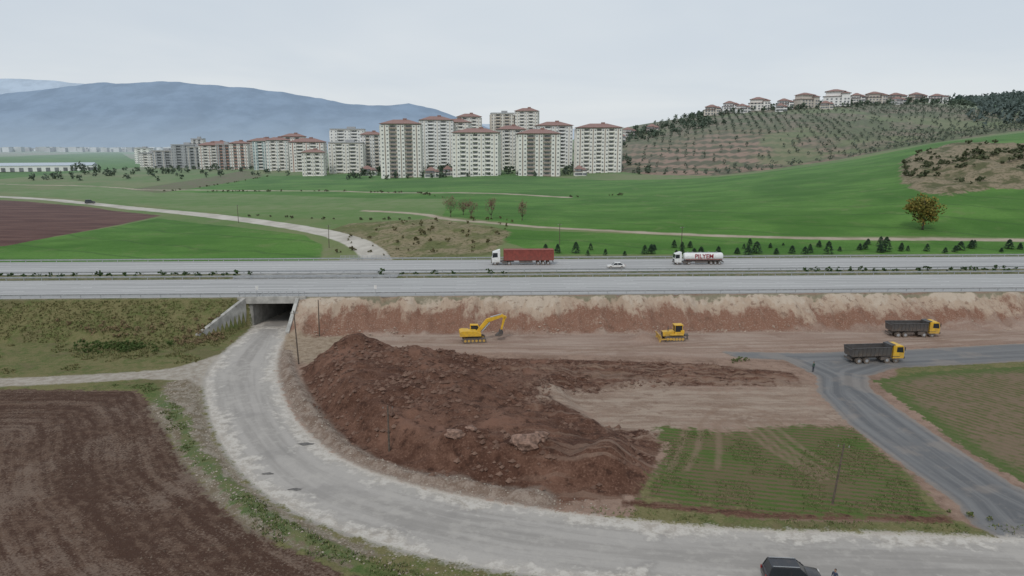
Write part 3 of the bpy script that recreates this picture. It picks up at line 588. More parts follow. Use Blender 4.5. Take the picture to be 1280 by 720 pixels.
T=[(-87,560,31,40.2,'w','k','hip',.10),(-68,640,29,41.7,'l','b','hip',.2),(-50,650,24,39,'w','b','hip',-.15),(-42,700,23,43.2,'w','b','hip',.1),(-27,545,35,32,'w','b','hip',-.06),(-10,720,23,45,'b','w','flat',.1),(15,720,23,46.3,'w','b','hip',-.1),(-1,612,24,33,'w','b','hip',.2),(20,545,32,31,'w','k','hip',.05),(36,620,31,35.4,'l','b','hip',.1),(69,570,36,34,'w','k','hip',-.05),
(-161,700,33,35.2,'l','w','flat',.15),(-146,628,30,24.8,'w','b','flat',.1),(-126,640,20,31,'l','b','hip',.2),(-188,655,31,26,'w','r','hip',.1),(-168,600,18,19,'w','b','hip',.1),
(-224,680,20,27.8,'w','t','hip',.15),(-243,700,22,27,'t','w','hip',.15),(-206,690,16,24,'t','g','flat',.15),(-278,725,18,25,'w','r','hip',.1),(-297,735,16,24,'g','r','flat',.1),(-318,750,22,23.8,'w','r','hip',.12),(-340,765,18,22,'g','b','flat',.1),(-368,800,26,24,'g','g','flat',.1),(-366,830,14,30,'w','g','flat',0),(-396,810,24,18,'g','b','flat',.1),(-519,1000,21,20,'l','w','flat',0),(-270,770,30,26,'b','r','hip',.1),(-330,800,30,24,'b','t','hip',.2),(-233,760,24,30,'w','r','hip',.1),(-428,840,22,15,'w','g','flat',.1)]
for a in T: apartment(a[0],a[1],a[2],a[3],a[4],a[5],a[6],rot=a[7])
def villa(x,y,w,h,rot,wc='l',dz=0):
    z=float(farz(x,y))+dz;R=empty('villa',(x,y,z-1),rot);d=w*.6;mb=MB();h+=1
    mb.box((0,0,h*.33),(w,d,h*.66));mb.box((-w*.08,0,h*.8),(w*.7,d*.85,h*.36));mb.box((w*.32,-d*.35,h*.42),(w*.3,d*.5,h*.84));mb.obj('walls',W[wc],R)
    mw=MB()
    for f in range(2 if h<9 else 3):
        for c in (-.36,-.2,-.02,.14,.3,.42):
            cx=c*w;cy=-d*.6-.05 if c>.17 else -d/2-.05
            mw.add([(cx-1,cy,1.2+f*3),(cx+1,cy,1.2+f*3),(cx+1,cy,3+f*3),(cx-1,cy,3+f*3)],[(0,1,2,3)])
    mw.obj('windows',wins,R,fix=False)
    mb=MB()
    def hip(cx,cy,hw_,hd,zz,rh):
        rl=max(.3,hw_-hd);v=[(-hw_,-hd,0),(hw_,-hd,0),(hw_,hd,0),(-hw_,hd,0),(-rl,0,rh),(rl,0,rh)]
        mb.add([(a+cx,b+cy,c+zz) for a,b,c in v],[(0,1,5,4),(2,3,4,5),(1,2,5),(3,0,4),(3,2,1,0)])
    hip(-w*.08,0,w*.4,d*.55,h*.98,2.8);hip(w*.32,-d*.35,w*.2,d*.34,h*.845,2.0);hip(0,0,w*.54,d*.58,h*.665,1.2)
    mb.obj('roof',roofs,R)
for x_,y_,w_,h_ in ((231,825,19,9),(254,835,18,10),(262,815,14,7),(285,828,23,12),(312,822,17,9),(336,822,24,14),(372,824,28,16),(402,838,16,10),(424,840,22,11),(452,846,20,9),(478,850,18,9),(498,842,20,8),(440,820,14,6),(350,800,14,6),(300,800,12,6),(150,760,14,6),(110,740,16,7),(125,765,13,7)): villa(x_,y_,w_,h_,random.uniform(-.4,.4),random.choice('llwb'))
for x_,y_,w_ in ((-62,548,12),(-50,556,9),(52,540,9),(-120,590,14)): villa(x_,y_,w_,5,.1,'w')
WH=empty('warehouse',(-500,755,float(farz(-500,755))),.35);mb=MB();mb.box((0,0,3),(95,24,6));mb.obj('walls',W['l'],WH);mb=MB();mb.prism([(-48,6.01),(48,6.01),(48,6.3),(-48,6.3)],-12.5,12.5)
mb.add([(-48,-12.5,6.3),(48,-12.5,6.3),(48,0,9),(-48,0,9),(-48,12.5,6.3),(48,12.5,6.3)],[(0,1,2,3),(3,2,5,4),(0,3,4),(1,5,2)]);mb.obj('roof',mat('metal_roof',(.45,.5,.55),.5,haze=.1),WH)
mw=MB()
for i_ in range(12): mw.add([(-44+i_*8,-12.05,0),(-40+i_*8,-12.05,0),(-40+i_*8,-12.05,4),(-44+i_*8,-12.05,4)],[(0,1,2,3)])
mw.obj('doors',wins,WH,fix=False)
mb=MB()
for _ in range(420):
    y_=random.uniform(2600,5200);x_=y_*random.uniform(-.82,-.42);s_=random.uniform(8,22);mb.box((x_,y_,20+s_*.3),(s_*1.3,s_,s_*.9+6))
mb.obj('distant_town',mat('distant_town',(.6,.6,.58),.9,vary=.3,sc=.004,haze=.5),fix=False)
def masses(name,pts,fm,h=(3,5),nl=26,flat=1.0,sz=.5):
    pts=np.array(pts);zz=hz(pts[:,0],pts[:,1]);mb=MB()
    for (a,b),z in zip(pts,zz):
        s=random.uniform(*h)
        for _ in range(nl):
            e=RNG.normal(size=3);e/=np.linalg.norm(e);p=np.array((a,b,z+s*.5))+e*np.array((s*.45*flat,s*.45*flat,s*.5))*RNG.random()**.35
            k=s*sz*(.3+.4*RNG.random());u=RNG.normal(size=3);u/=np.linalg.norm(u);w_=np.cross(u,RNG.normal(size=3));w_/=np.linalg.norm(w_)
            mb.add([p-u*k,p+w_*k,p+u*k],[(0,1,2)])
    return mb.obj(name,fm,fix=False)
pts=[]
for i_ in range(70):
    for j_ in range(48):
        a=80+i_*7.6+(j_*8.0)*.25+random.uniform(-1,1);b=480+j_*8.2+random.uniform(-1.2,1.2);pts.append((a,b))
pa=np.array(pts);sd=sdpoly(pa[:,0],pa[:,1],Folive);dn=fbm(pa[:,0],pa[:,1],.012,3,33);lf=(pa[:,0]<230)&(pa[:,1]<700)
masses('olive_grove',pa[(sd>4)&(RNG.random(len(pa))<np.where(dn>.46,.92,.5)*np.where(lf,.5,1))],f_olv,(2.2,3.8),14)
pts=[(random.uniform(-130,110),random.uniform(532,720)) for _ in range(260)]+[(random.uniform(-430,-110),random.uniform(600,800)) for _ in range(150)]+[(random.uniform(90,215),random.uniform(720,800)) for _ in range(130)]+[(random.uniform(200,540),random.uniform(805,880)) for _ in range(380)]
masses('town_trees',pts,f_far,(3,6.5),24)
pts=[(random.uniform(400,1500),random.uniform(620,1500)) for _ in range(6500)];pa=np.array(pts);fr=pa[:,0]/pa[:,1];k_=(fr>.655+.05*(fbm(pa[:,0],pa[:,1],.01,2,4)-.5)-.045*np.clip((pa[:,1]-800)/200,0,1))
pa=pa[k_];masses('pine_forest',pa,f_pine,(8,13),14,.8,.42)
masses('poplar_row',[(-452+i_*5,722+random.uniform(-3,3)) for i_ in range(3)]+[(-417+i_*4,690+random.uniform(-3,3)) for i_ in range(4)],f_far,(8,12),60,.35,.2)
# ------------------------------------------------------------ mountains
def mountain(name,prof,y0,y1,y2,base,c_top,c_bot,amp,seed,zr):
    px_=[p[0] for p in prof];pz_=[p[1] for p in prof];xx=np.linspace(px_[0],px_[-1],420);yr=np.linspace(y0,y2,80);XX,YY=np.meshgrid(xx,yr)
    s_=np.where(YY<y1,np.clip((YY-y0)/(y1-y0),0,1)**.9,1-.6*np.clip((YY-y1)/(y2-y1),0,1))
    pr=np.interp(XX,px_,pz_);rg=1-np.abs(fbm(XX,YY*.5,.0016,5,seed)*2-1)
    ZZ=base+(pr-base)*s_-amp*rg*np.clip(pr/500,0,1)*np.sin(np.clip(s_,0,1)*np.pi)+(fbm(XX,YY,.004,4,seed+3)-.5)*amp*.3*s_
    mb=MB();nx_,ny_=420,80;v=np.stack([XX,YY,ZZ],-1).reshape(-1,3).tolist();f=[(j*nx_+i,j*nx_+i+1,(j+1)*nx_+i+1,(j+1)*nx_+i) for j in range(ny_-1) for i in range(nx_-1)]
    mb.v=v;mb.f=f;mb.m=[0]*len(f)
    m,n,B=newmat(name+'_surface');g=n.new('ShaderNodeNewGeometry').outputs['Position'];sz=n.new('ShaderNodeSeparateXYZ');n.nt.links.new(g,sz.inputs[0])
    no=n.noise(g,.0035,5,.65);t=n.mix(n.mr(no,.35,.65),tuple(c*.92 for c in c_top),tuple(c*1.08 for c in c_top));cc=n.mix(n.mr(sz.outputs[2],-50,zr),c_bot,t)  # bluish distance haze painted into the colour, paler toward the foot
    n.setin(B.inputs['Base Color'],cc);B.inputs['Roughness'].default_value=1;B.inputs['Specular IOR Level'].default_value=0
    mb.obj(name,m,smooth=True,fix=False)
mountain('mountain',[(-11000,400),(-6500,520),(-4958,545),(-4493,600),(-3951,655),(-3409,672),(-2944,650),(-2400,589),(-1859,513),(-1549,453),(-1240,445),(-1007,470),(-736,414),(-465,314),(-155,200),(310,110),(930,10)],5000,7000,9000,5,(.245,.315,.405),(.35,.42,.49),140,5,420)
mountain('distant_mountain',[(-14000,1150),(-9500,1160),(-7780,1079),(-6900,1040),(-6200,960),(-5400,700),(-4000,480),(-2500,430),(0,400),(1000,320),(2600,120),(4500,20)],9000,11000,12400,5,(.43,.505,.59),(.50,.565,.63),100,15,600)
# ------------------------------------------------------------ vehicles
def wheel(mb,x,y,r,w,mt=0,hub=1):
    s_=1 if y>0 else -1
    mb.cyl((x,y-w/2,r),(x,y+w/2,r),r,20,mt);mb.cyl((x,y+s_*w/2,r),(x,y+s_*(w/2+.03),r),r*.52,12,hub)
def cab(R,x0,x1,w,z0,z1,paintm,glassm=glass):
    L=x1-x0;mb=MB();mb.prism([(x0,z0),(x1,z0),(x1+.02,z0+(z1-z0)*.48),(x1-.22,z1-.12),(x1-.5,z1),(x0,z1)],-w/2,w/2);mb.obj('cab_shell',paintm,R,.07)
    g=MB();zm=z0+(z1-z0)*.5;zt=z1-.28
    g.add([(x1+.03,-w/2+.15,zm),(x1+.03,w/2-.15,zm),(x1-.17,w/2-.2,zt),(x1-.17,-w/2+.2,zt)],[(0,1,2,3)])
    for s_ in (-1,1): g.add([(x0+L*.3,s_*(w/2+.012),zm),(x1-.15,s_*(w/2+.012),zm-.12),(x1-.35,s_*(w/2+.012),zt),(x0+L*.3,s_*(w/2+.012),zt)],[(0,1,2,3)])
    g.obj('windows',glassm,R,fix=False)
    b=MB();b.box((x1+.06,0,z0+.12),(.22,w,.38));b.box((x1+.04,0,z0+.72),(.08,w*.72,.6))
    for s_ in (-1,1): b.box((x1-.1,s_*(w/2+.22),zt-.25),(.1,.16,.65));b.box((x0+.7,s_*(w/2-.05),z0-.1),(.9,.3,.3))
    b.obj('bumper_and_mirrors',dark,R,.02)
    l=MB()
    for s_ in (-1,1): l.box((x1+.18,s_*(w/2-.3),z0+.18),(.04,.35,.16))
    l.obj('headlights',white,R)
def dump_truck(x,y,rz):
    R=empty('dump_truck',(x,y,H(x,y)),rz);cab(R,2.75,4.75,2.5,.75,3.05,yel)
    c=MB();c.box((0,0,.95),(9.0,.95,.32));c.box((1.2,1.0,.85),(1.2,.5,.6));c.box((1.2,-1.0,.85),(1.2,.5,.6));c.box((-4.55,0,.75),(.12,2.4,.3))
    for a in (3.35,1.75): 
        for s_ in (-1,1): c.box((a,s_*1.1,1.15),(1.25,.4,.08))
    c.obj('chassis',dark,R,.02)
    w=MB()
    for a in (3.35,1.75,-1.9,-3.3):
        for s_ in (-1,1): wheel(w,a,s_*(1.08 if a>0 else .98),.52,.32 if a>0 else .55)
    w.obj('wheels',[rubber,steel],R)
    body=mat('tipper_body',(.085,.08,.078),.6,.2,vary=.25,dirt=.6)
    b=MB();zb,zt=1.3,2.75
    b.box((-1.1,0,zb),(6.9,2.2,.14))
    for s_ in (-1,1):
        b.hexa([(-4.55,s_*1.12,zb),(2.35,s_*1.12,zb),(2.35,s_*1.2,zb),(-4.55,s_*1.2,zb)],[(-4.75,s_*1.2,zt),(2.35,s_*1.2,zt),(2.35,s_*1.28,zt),(-4.75,s_*1.28,zt)])
        b.box((-1.2,s_*1.25,zt),(7.1,.16,.14))
        for a in np.arange(-4.2,2.4,.72): b.hexa([(a,s_*1.19,zb),(a+.14,s_*1.19,zb),(a+.14,s_*1.29,zb),(a,s_*1.29,zb)],[(a,s_*1.27,zt),(a+.14,s_*1.27,zt),(a+.14,s_*1.37,zt),(a,s_*1.37,zt)])
    b.box((2.38,0,(zb+zt)/2+.15),(.1,2.45,zt-zb+.35));b.box((-4.62,0,(zb+zt)/2-.1),(.1,2.36,zt-zb-.2),ry=-.12);b.box((2.75,0,zt+.35),(.75,2.35,.07),ry=-.15)
    b.obj('tipper_body',body,R,.015)
    ld=MB()
    gx=np.linspace(-4.4,2.2,16);gy=np.linspace(-1.12,1.12,8)
    v=[(a,b_,zb+.35+.25*random.random()) for b_ in gy for a in gx];f=[(j*16+i,j*16+i+1,(j+1)*16+i+1,(j+1)*16+i) for j in range(7) for i in range(15)];ld.add(v,f);ld.obj('load_residue',mat('load_soil',(.12,.085,.065),.95,vary=.3,sc=3),R,fix=False)
    return R
d1=dump_truck(78,131.5,.02);d2=dump_truck(62,114.8,.10)
def semi_cab(R,pm):
    cab(R,5.7,7.9,2.5,.7,3.5,pm);c=MB();c.box((4.7,0,.9),(5.2,.9,.3));c.box((4.6,1.0,.75),(1.2,.5,.55));c.box((4.6,-1.0,.75),(1.2,.5,.55));c.obj('chassis',dark,R,.02);d=MB();d.prism([(5.72,3.5),(7.3,3.5),(6.0,3.95),(5.72,3.95)],-1.1,1.1);d.obj('wind_deflector',pm,R,.04)
R=empty('container_truck',(2.6,180.2,6.0),math.pi+ang,1.0);semi_cab(R,white)
w=MB()
for a in (7.0,3.4,-4.2,-5.5,-6.8):
    for s_ in (-1,1): wheel(w,a,s_*1.05,.5,.35)
w.obj('wheels',[rubber,steel],R)
b=MB();b.box((-1.6,0,1.15),(13,1.0,.2));b.box((-1.0,1.1,.85),(3.5,.06,.5));b.box((-1.0,-1.1,.85),(3.5,.06,.5));b.box((-8.1,0,.8),(.1,2.4,.3));b.obj('trailer_frame',dark,R)
red=mat('container_red',(.24,.055,.04),.6,vary=.2,dirt=.2);b=MB();b.box((-1.75,0,2.62),(13.0,2.38,2.7))
for a in np.arange(-8.1,4.7,.4):
    for s_ in (-1,1): b.box((a,s_*1.2,2.62),(.18,.08,2.45))
for z in (1.3,3.94):
    for s_ in (-1,1): b.box((-1.75,s_*1.2,z),(13.1,.14,.14))
for s_ in (-1,1):
    for a in (-8.2,4.72): b.box((a,s_*1.2,2.62),(.16,.16,2.75))
b.obj('container',red,R,.0)
R=empty('tanker_truck',(49,180.5,6.0),math.pi+ang,.84);semi_cab(R,white)
w=MB()
for a in (7.0,3.4,-3.6,-4.9,-6.2):
    for s_ in (-1,1): wheel(w,a,s_*1.05,.5,.35)
w.obj('wheels',[rubber,steel],R)
b=MB();b.box((-1.4,0,1.1),(12,1.0,.25));b.box((-.5,1.1,.85),(4,.06,.5));b.box((-.5,-1.1,.85),(4,.06,.5));b.box((-7.5,0,.8),(.1,2.4,.3));b.obj('trailer_frame',dark,R)
b=MB();pr=[(-7.45,.75),(-7.3,1.05),(-6.9,1.2),(4.3,1.2),(4.7,1.05),(4.85,.75)]
nn=28
v=[];f=[]
for (a,r) in pr: v+=[(a,math.cos(t)*r*1.03,2.45+math.sin(t)*r*1.0) for t in [2*math.pi*i/nn for i in range(nn)]]
for k in range(5): f+=[(k*nn+i,k*nn+(i+1)%nn,(k+1)*nn+(i+1)%nn,(k+1)*nn+i) for i in range(nn)]
f+=[tuple(range(nn)),tuple(range(6*nn-1,5*nn-1,-1))];b.add(v,f);b.obj('tank',white,R,smooth=True)
b=MB();b.box((-1.2,0,3.68),(9,.5,.08))
for a in (-5.5,-3,-.5,2,3.6): b.cyl((a,0,3.6),(a,0,3.85),.28,10)
b.obj('walkway_and_hatches',steel,R)
b=MB()
for s_ in (-1,1): b.box((-1.3,s_*1.15,1.62),(11.6,.14,.16))
b.obj('side_stripe',red,R)
tx=bpy.data.curves.new('lettering','FONT');tx.body='PILYEM';tx.size=1.9;tx.align_x='CENTER';tx.align_y='CENTER';tx.extrude=.02;tx.offset=.03;tx.materials.append(mat('lettering_paint',(.30,.02,.03),.5))
for s_ in (1,-1):
    o=link(bpy.data.objects.new('lettering',tx),R);o.location=(-1.3,s_*1.27,2.62);o.rotation_euler=(math.radians(90),0,math.pi if s_>0 else 0)
def car(name,x,y,z,rz,L,wd,h,pm,suv=False):
    R=empty(name,(x,y,z),rz);k=L/4.5;b=MB();bh=h*.6
    lo=[(-2.2*k,.28),(2.15*k,.28),(2.25*k,.55),(2.2*k,bh*.78),(1.95*k,bh*.86),(1.0*k,bh),(-2.1*k,bh+.02),(-2.25*k,bh*.8)]
    b.prism(lo,-wd/2,wd/2);b.obj('body',pm,R,.09,True)
    xb=-2.05*k if suv else -1.75*k;xt=-1.8*k if suv else -1.05*k
    g=MB();zt=h-.05;g.hexa([(xb,-wd/2+.05,bh-.02),(1.1*k,-wd/2+.05,bh-.02),(1.1*k,wd/2-.05,bh-.02),(xb,wd/2-.05,bh-.02)],[(xt,-wd/2+.2,zt),(.35*k,-wd/2+.2,zt),(.35*k,wd/2-.2,zt),(xt,wd/2-.2,zt)]);g.obj('greenhouse_glass',glass,R,.03)
    r=MB();r.box(((xt+.35*k)/2,0,h-.02),(.35*k-xt+.06,wd-.36,.07))
    for s_ in (-1,1):
        for a0,a1 in ((xb,xt),(1.1*k,.35*k),(-.35*k,-.3*k)): r.hexa([(a0-.05,s_*(wd/2-.04),bh),(a0+.05,s_*(wd/2-.04),bh),(a0+.05,s_*(wd/2-.09),bh),(a0-.05,s_*(wd/2-.09),bh)],[(a1-.05,s_*(wd/2-.19),zt),(a1+.05,s_*(wd/2-.19),zt),(a1+.05,s_*(wd/2-.24),zt),(a1-.05,s_*(wd/2-.24),zt)])
        r.box((.85*k,s_*(wd/2+.1),bh+.1),(.16,.22,.16))
    r.obj('roof_and_pillars',pm,R,.02)
    if suv:
        q_=MB()
        for s_ in (-1,1): q_.box((-.7*k,s_*(wd/2-.28),h+.06),(2.0*k,.05,.05))
        q_.obj('roof_rails',steel,R)
    w=MB()
    for a in (1.4*k,-1.35*k):
        for s_ in (-1,1): wheel(w,a,s_*(wd/2-.1),.33,.22)
    w.obj('wheels',[rubber,steel],R);l=MB()
    for s_ in (-1,1): l.box((2.2*k,s_*(wd/2-.28),bh*.72),(.08,.35,.14))
    l.obj('headlights',white,R);t=MB()
    for s_ in (-1,1): t.box((-2.23*k,s_*(wd/2-.2),bh*.85),(.06,.2,.28))
    t.obj('taillights',mat('tail_red',(.3,.01,.01),.4),R);return R
car('car',26.4,141.6+.037*26.4+31.9,6.0,math.pi+ang,4.6,1.78,1.45,white)
car('parked_car',23.6,52.7,.02,-.08,4.8,1.9,1.78,mat('black_paint',(.018,.02,.026),.25,vary=.1,dirt=.15),True)
car('van',-239,396,H(-239,396)+.1,.6,5.2,2.0,2.2,mat('dark_van',(.05,.055,.06),.5),True)
def tracks(R,L,r,yo,w,mt=dark):
    for s_ in (-1,1):
        b=MB();pts=[]
        for i in range(9): t=math.pi/2+math.pi*i/8;pts.append((-L/2+r+math.cos(t)*r,r+math.sin(t)*r))
        for i in range(9): t=-math.pi/2+math.pi*i/8;pts.append((L/2-r+math.cos(t)*r,r+math.sin(t)*r))
        b.prism(pts,s_*yo-w/2,s_*yo+w/2);
        for a in np.arange(-L/2+r,L/2-r,.28): b.box((a,s_*yo,2*r+.02),(.08,w+.04,.06));
        b.obj('track_shoes',mt,R)
        b=MB()
        for a in np.linspace(-L/2+r,L/2-r,6): b.cyl((a,s_*(yo-w/2-.02),r),(a,s_*(yo+w/2+.02),r),r*.55,10)
        b.obj('track_rollers',yel if mt is dark else dark,R)
def beam(b,p,q,h0,h1,w):
    p=Vector((p[0],0,p[1]));q=Vector((q[0],0,q[1]));d=(q-p).normalized();u=Vector((-d.z,0,d.x))
    b.hexa([p-u*h0/2+Vector((0,-w/2,0)),q-u*h1/2+Vector((0,-w/2,0)),q-u*h1/2+Vector((0,w/2,0)),p-u*h0/2+Vector((0,w/2,0))],[p+u*h0/2+Vector((0,-w/2,0)),q+u*h1/2+Vector((0,-w/2,0)),q+u*h1/2+Vector((0,w/2,0)),p+u*h0/2+Vector((0,w/2,0))])
R=empty('excavator',(-7.2,127.6,H(-7.2,127.6)-.05),.12);tracks(R,4.4,.45,1.25,.6)
b=MB();b.box((0,0,.75),(2.4,1.9,.5));b.cyl((0,0,.9),(0,0,1.2),.75,20);b.obj('undercarriage',dark,R)
b=MB();b.prism([(-2.75,1.3),(-2.6,1.2),(1.3,1.2),(1.3,1.75),(.2,2.25),(-2.2,2.3),(-2.7,2.1)],-1.3,.35);b.prism([(-2.75,1.25),(-1.0,1.2),(-1.0,2.2),(-2.2,2.3),(-2.8,2.1)],.36,1.3);b.box((0,.9,1.35),(2.2,.8,.3));b.obj('house',yel,R,.06)
b=MB();b.prism([(-.75,1.5),(1.15,1.5),(1.25,2.0),(.85,3.05),(-.7,3.1)],.45,1.32);b.obj('cab',yel,R,.05)
g=MB()
for yv in (.43,1.34): g.add([(-.55,yv,2.0),(.98,yv,1.75),(1.05,yv,2.05),(.72,yv,2.9),(-.55,yv,2.92)],[(0,1,2,3,4)])
g.add([(1.28,.55,2.0),(1.28,1.22,2.0),(.9,1.22,2.98),(.9,.55,2.98)],[(0,1,2,3)]);g.obj('cab_windows',glass,R,fix=False)
b=MB();beam(b,(.6,1.7),(2.6,4.0),.6,.75,.45);beam(b,(2.5,3.95),(5.3,4.75),.75,.42,.45);beam(b,(5.1,5.0),(6.1,4.3),.5,.55,.4);beam(b,(5.9,4.8),(5.2,2.1),.5,.32,.4);b.obj('boom_and_stick',yel,R,.03)
b=MB();b.cyl((1.5,.3,1.9),(3.0,.3,3.6),.1,8);b.cyl((1.5,-.3,1.9),(3.0,-.3,3.6),.1,8);b.cyl((3.2,0,4.6),(5.3,0,5.15),.11,8);b.cyl((5.95,0,4.2),(5.5,0,2.4),.08,8);b.obj('hydraulic_rams',steel,R)
b=MB();b.prism([(5.3,2.2),(5.55,1.7),(5.4,1.15),(4.85,.85),(4.2,1.0),(4.3,1.25),(4.75,1.6),(4.9,2.1)],-.55,.55)
for a in (-.45,-.15,.15,.45): b.box((4.15,a,1.02),(.28,.1,.08))
b.obj('bucket',dark,R,.02)
R=empty('bulldozer',(30.8,128.3,H(30.8,128.3)-.03),math.pi+.05,1.0);tracks(R,3.9,.5,1.05,.55)
b=MB();b.prism([(.1,.9),(2.2,.9),(2.25,1.75),(.1,1.95)],-.62,.62);b.box((-.8,0,1.15),(1.9,1.5,.5));b.box((-1.5,0,1.7),(.7,1.5,.7));b.box((-.3,1.05,1.3),(2.6,.5,.15));b.box((-.3,-1.05,1.3),(2.6,.5,.15));b.obj('engine_hood',yel,R,.05)
b=MB();b.box((-.75,0,1.55),(1.5,1.45,.4));b.box((-.75,0,3.05),(1.7,1.6,.14))
for a in (-1.45,-.05):
    for s_ in (-1,1): b.box((a,s_*.68,2.35),(.1,.1,1.4))
b.obj('cab_frame',yel,R,.03);g=MB();g.box((-.75,0,2.36),(1.32,1.28,1.2));g.obj('cab_windows',glass,R)
b=MB();b.cyl((1.2,.3,1.85),(1.2,.3,2.8),.07,8);b.box((2.26,0,1.35),(.05,1.0,.7));b.obj('exhaust_and_grille',dark,R)
b=MB()
pts=[(3.2-.28*math.cos(t),.72+.68*math.sin(t)) for t in np.linspace(-1.3,1.3,7)]+[(3.08-.28*math.cos(t),.72+.68*math.sin(t)) for t in np.linspace(1.3,-1.3,7)]
b.prism(pts,-1.8,1.8);
for s_ in (-1,1): b.box((1.7,s_*1.42,.55),(2.5,.14,.22))
b.obj('blade',yel,R);b=MB();b.cyl((1.9,.45,1.3),(2.85,.45,.9),.07,8);b.cyl((1.9,-.45,1.3),(2.85,-.45,.9),.07,8);b.box((-2.3,0,1.0),(.8,1.2,.25));b.box((-2.65,0,.7),(.18,.16,1.1));b.obj('rams_and_ripper',dark,R)
# ------------------------------------------------------------ poles
def pole(x,y,h,tilt=0,arm=True,r=.13):
    R=empty('utility_pole',(x,y,H(x,y)-.2));R.rotation_euler=(0,tilt,0);b=MB();b.cyl((0,0,0),(0,0,h),r,10,0,r*.65);b.obj('shaft',wood,R,smooth=False)
    b=MB()
    if arm: b.box((0,0,h-.4),(1.3,.08,.1))
    for a in (-.55,0,.55): b.cyl((a,0,h-.35),(a,0,h-.15),.05,6)
    b.obj('insulators',concd,R)
pole(-36.2,113.3,9.5,-.03);pole(-14.8,78.4,6,0,False);pole(33,65.9,6.8,.09,False,.11);pole(-62,234,8,0.02);pole(-118,300,8,0);pole(15,218,7,0);pole(52,212,7,0);pole(-37.5,131,7.5,0.02,False)
for a in (-52,-28): 
    R=empty('road_sign',(a,141.6+.037*a-.6,6),0);b=MB();b.cyl((0,0,0),(0,0,2.2),.04,8);b.obj('post',steel,R);b=MB();b.box((0,-.05,2.0),(.55,.03,.8));b.obj('panel',white,R)
# ------------------------------------------------------------ people
def person(x,y,z,rz,top,bot,hair=(.03,.02,.015)):
    R=empty('person',(x,y,z),rz);V=[];E=[];Rd=[]
    def v(p,r,par=None):
        V.append(p);Rd.append(r);i=len(V)-1
        if par is not None:E.append((par,i))
        return i
    pel=v((0,0,.95),.15);w_=v((0,0,1.12),.135,pel);ch=v((0,.0,1.35),.16,w_);nk=v((0,0,1.5),.06,ch);v((0,0,1.58),.055,nk)
    hands=[]
    for s_ in (-1,1):
        hp=v((s_*.1,0,.9),.10,pel);kn=v((s_*.12,.03,.5),.068,hp);an=v((s_*.13,-.02,.1),.045,kn);v((s_*.14,.12,.045),.04,an)
        sh=v((s_*.19,0,1.43),.065,ch);el=v((s_*.25,-.03,1.15),.048,sh);wr=v((s_*.24,.08,.93),.032,el);hands.append((s_,v((s_*.24,.11,.86),.03,wr)))
    m,n,B=newmat('clothes');tc=n.new('ShaderNodeTexCoord').outputs['Object'];sz=n.new('ShaderNodeSeparateXYZ');n.nt.links.new(tc,sz.inputs[0])
    c=n.mix(n.mr(sz.outputs[2],.93,.95),bot,top);c=n.mix(n.mr(sz.outputs[2],.11,.09),c,(.03,.025,.02));c=n.mix(n.mr(sz.outputs[2],1.50,1.515),c,(.35,.2,.14));n.setin(B.inputs['Base Color'],c);B.inputs['Roughness'].default_value=.9
    def mk(nm,V,E,Rd,ms):
        me=bpy.data.meshes.new(nm);me.from_pydata(V,E,[]);me.materials.append(ms);o=link(bpy.data.objects.new(nm,me),R)
        md=o.modifiers.new('s','SKIN')
        lay=me.skin_vertices[0] if len(me.skin_vertices) else None
        if lay is None:
            bm=bmesh.new();bm.from_mesh(me);L_=bm.verts.layers.skin.verify()
            for i,vv in enumerate(bm.verts): vv[L_].radius=(Rd[i],Rd[i]*(.75 if Rd[i]>.12 else 1));vv[L_].use_root=(i==0)
            bm.to_mesh(me);bm.free()
        else:
            for i,r in enumerate(Rd): lay.data[i].radius=(r,r*(.75 if r>.12 else 1))
            lay.data[0].use_root=True
        sb=o.modifiers.new('u','SUBSURF');sb.levels=1;sb.render_levels=2;return o
    mk('body',V,E,Rd,m)
    sk=mat('skin',(.38,.22,.15),.6,vary=.05)
    for s_,hi in hands:
        p=V[hi]
        for k in range(5):
            a=(k-1.5)*.018 if k<4 else -.04
            L_=(.07,.08,.075,.06,.05)[k];b0=(p[0],p[1]+a,p[2]-.01);b1=(p[0]-s_*.005,p[1]+a*1.2,p[2]-.01-L_*.6);b2=(p[0]-s_*.02,p[1]+a*1.2,p[2]-.01-L_)
            mk('finger',[b0,b1,b2],[(0,1),(1,2)],[.009,.008,.007],sk)
    for nm,sc_,loc,mm in (('head',(.078,.098,.118),(0,.015,1.66),sk),('hair',(.086,.10,.10),(0,-.012,1.70),mat('hair',hair,.8))):
        bm=bmesh.new();bmesh.ops.create_uvsphere(bm,u_segments=20,v_segments=14,radius=1)
        for vv in bm.verts: vv.co=Vector((vv.co.x*sc_[0],vv.co.y*sc_[1],vv.co.z*sc_[2]))+Vector(loc)
        me=bpy.data.meshes.new(nm);bm.to_mesh(me);bm.free();me.materials.append(mm);me.polygons.foreach_set('use_smooth',[True]*len(me.polygons));link(bpy.data.objects.new(nm,me),R)
    b=MB();b.prism([(-.012,1.63),(.012,1.63),(.006,1.68),(-.006,1.68)],.105,.135);b.box((.08,.01,1.66),(.02,.04,.06));b.box((-.08,.01,1.66),(.02,.04,.06));b.obj('nose_and_ears',sk,R,.004)
    b=MB();b.box((-.03,.106,1.675),(.02,.01,.01));b.box((.03,.106,1.675),(.02,.01,.01));b.box((0,.108,1.605),(.045,.008,.01));b.obj('eyes_and_mouth',glass,R)
person(49.3,109,H(49.3,109),.5,(.05,.09,.07),(.04,.045,.06));person(26.8,51.9,.02,2.2,(.05,.06,.10),(.05,.05,.06))
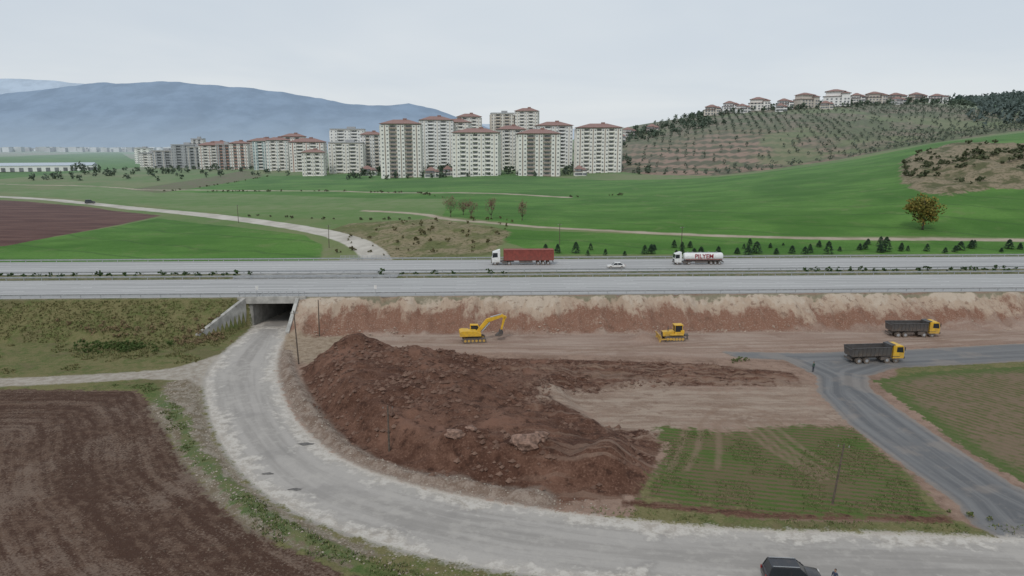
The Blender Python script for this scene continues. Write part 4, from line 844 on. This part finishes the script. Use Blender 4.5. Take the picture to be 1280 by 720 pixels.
# ------------------------------------------------------------ camera, light, sky
cam=bpy.data.cameras.new('camera');cam.lens=24.47;cam.sensor_width=36;cam.clip_end=30000;cam.clip_start=.5
co=link(bpy.data.objects.new('camera',cam));co.location=(0,0,36);co.rotation_euler=(math.radians(90-11.4),0,0);SC.camera=co
el,az=math.radians(48),math.radians(200)
sun=bpy.data.lights.new('sun','SUN');sun.energy=1.2;sun.angle=math.radians(14);sun.color=(1,.96,.91)
so=link(bpy.data.objects.new('sun',sun));dv=Vector((math.sin(az)*math.cos(el),math.cos(az)*math.cos(el),math.sin(el)));so.rotation_euler=dv.to_track_quat('Z','Y').to_euler()
wd=bpy.data.worlds.new('World');SC.world=wd;wd.use_nodes=True;n=N(wd.node_tree);bg=wd.node_tree.nodes['Background'];out=wd.node_tree.nodes['World Output']
sk=n.new('ShaderNodeTexSky');sk.sky_type='NISHITA';sk.sun_disc=False;sk.sun_elevation=el;sk.sun_rotation=az
n.setin(bg.inputs[0],sk.outputs[0]);bg.inputs[1].default_value=.10
b2=n.new('ShaderNodeBackground');tc=n.new('ShaderNodeTexCoord').outputs['Generated'];sz=n.new('ShaderNodeSeparateXYZ');n.nt.links.new(tc,sz.inputs[0])
dz=n.m('MAXIMUM',sz.outputs[2],.03);uv=n.vec(n.m('DIVIDE',sz.outputs[0],n.m('ADD',dz,.12)),n.m('DIVIDE',sz.outputs[1],n.m('ADD',dz,.12)),0)
cl=n.noise(uv,.5,4,.5,.3);grad=n.mr(sz.outputs[2],0,.3,0,1,False)
c=n.mix(grad,(.725,.76,.79),(.615,.68,.745));c=n.mix(n.mr(cl,.3,.72),n.mul(c,(.93,.95,.975)),n.mul(c,(1.06,1.05,1.035)))
n.setin(b2.inputs[0],c);b2.inputs[1].default_value=1.0
mx=n.new('ShaderNodeMixShader');mx.inputs[0].default_value=.93;n.nt.links.new(bg.outputs[0],mx.inputs[1]);n.nt.links.new(b2.outputs[0],mx.inputs[2]);n.nt.links.new(mx.outputs[0],out.inputs[0])
SC.view_settings.view_transform='Standard';SC.view_settings.look='None';SC.view_settings.exposure=0
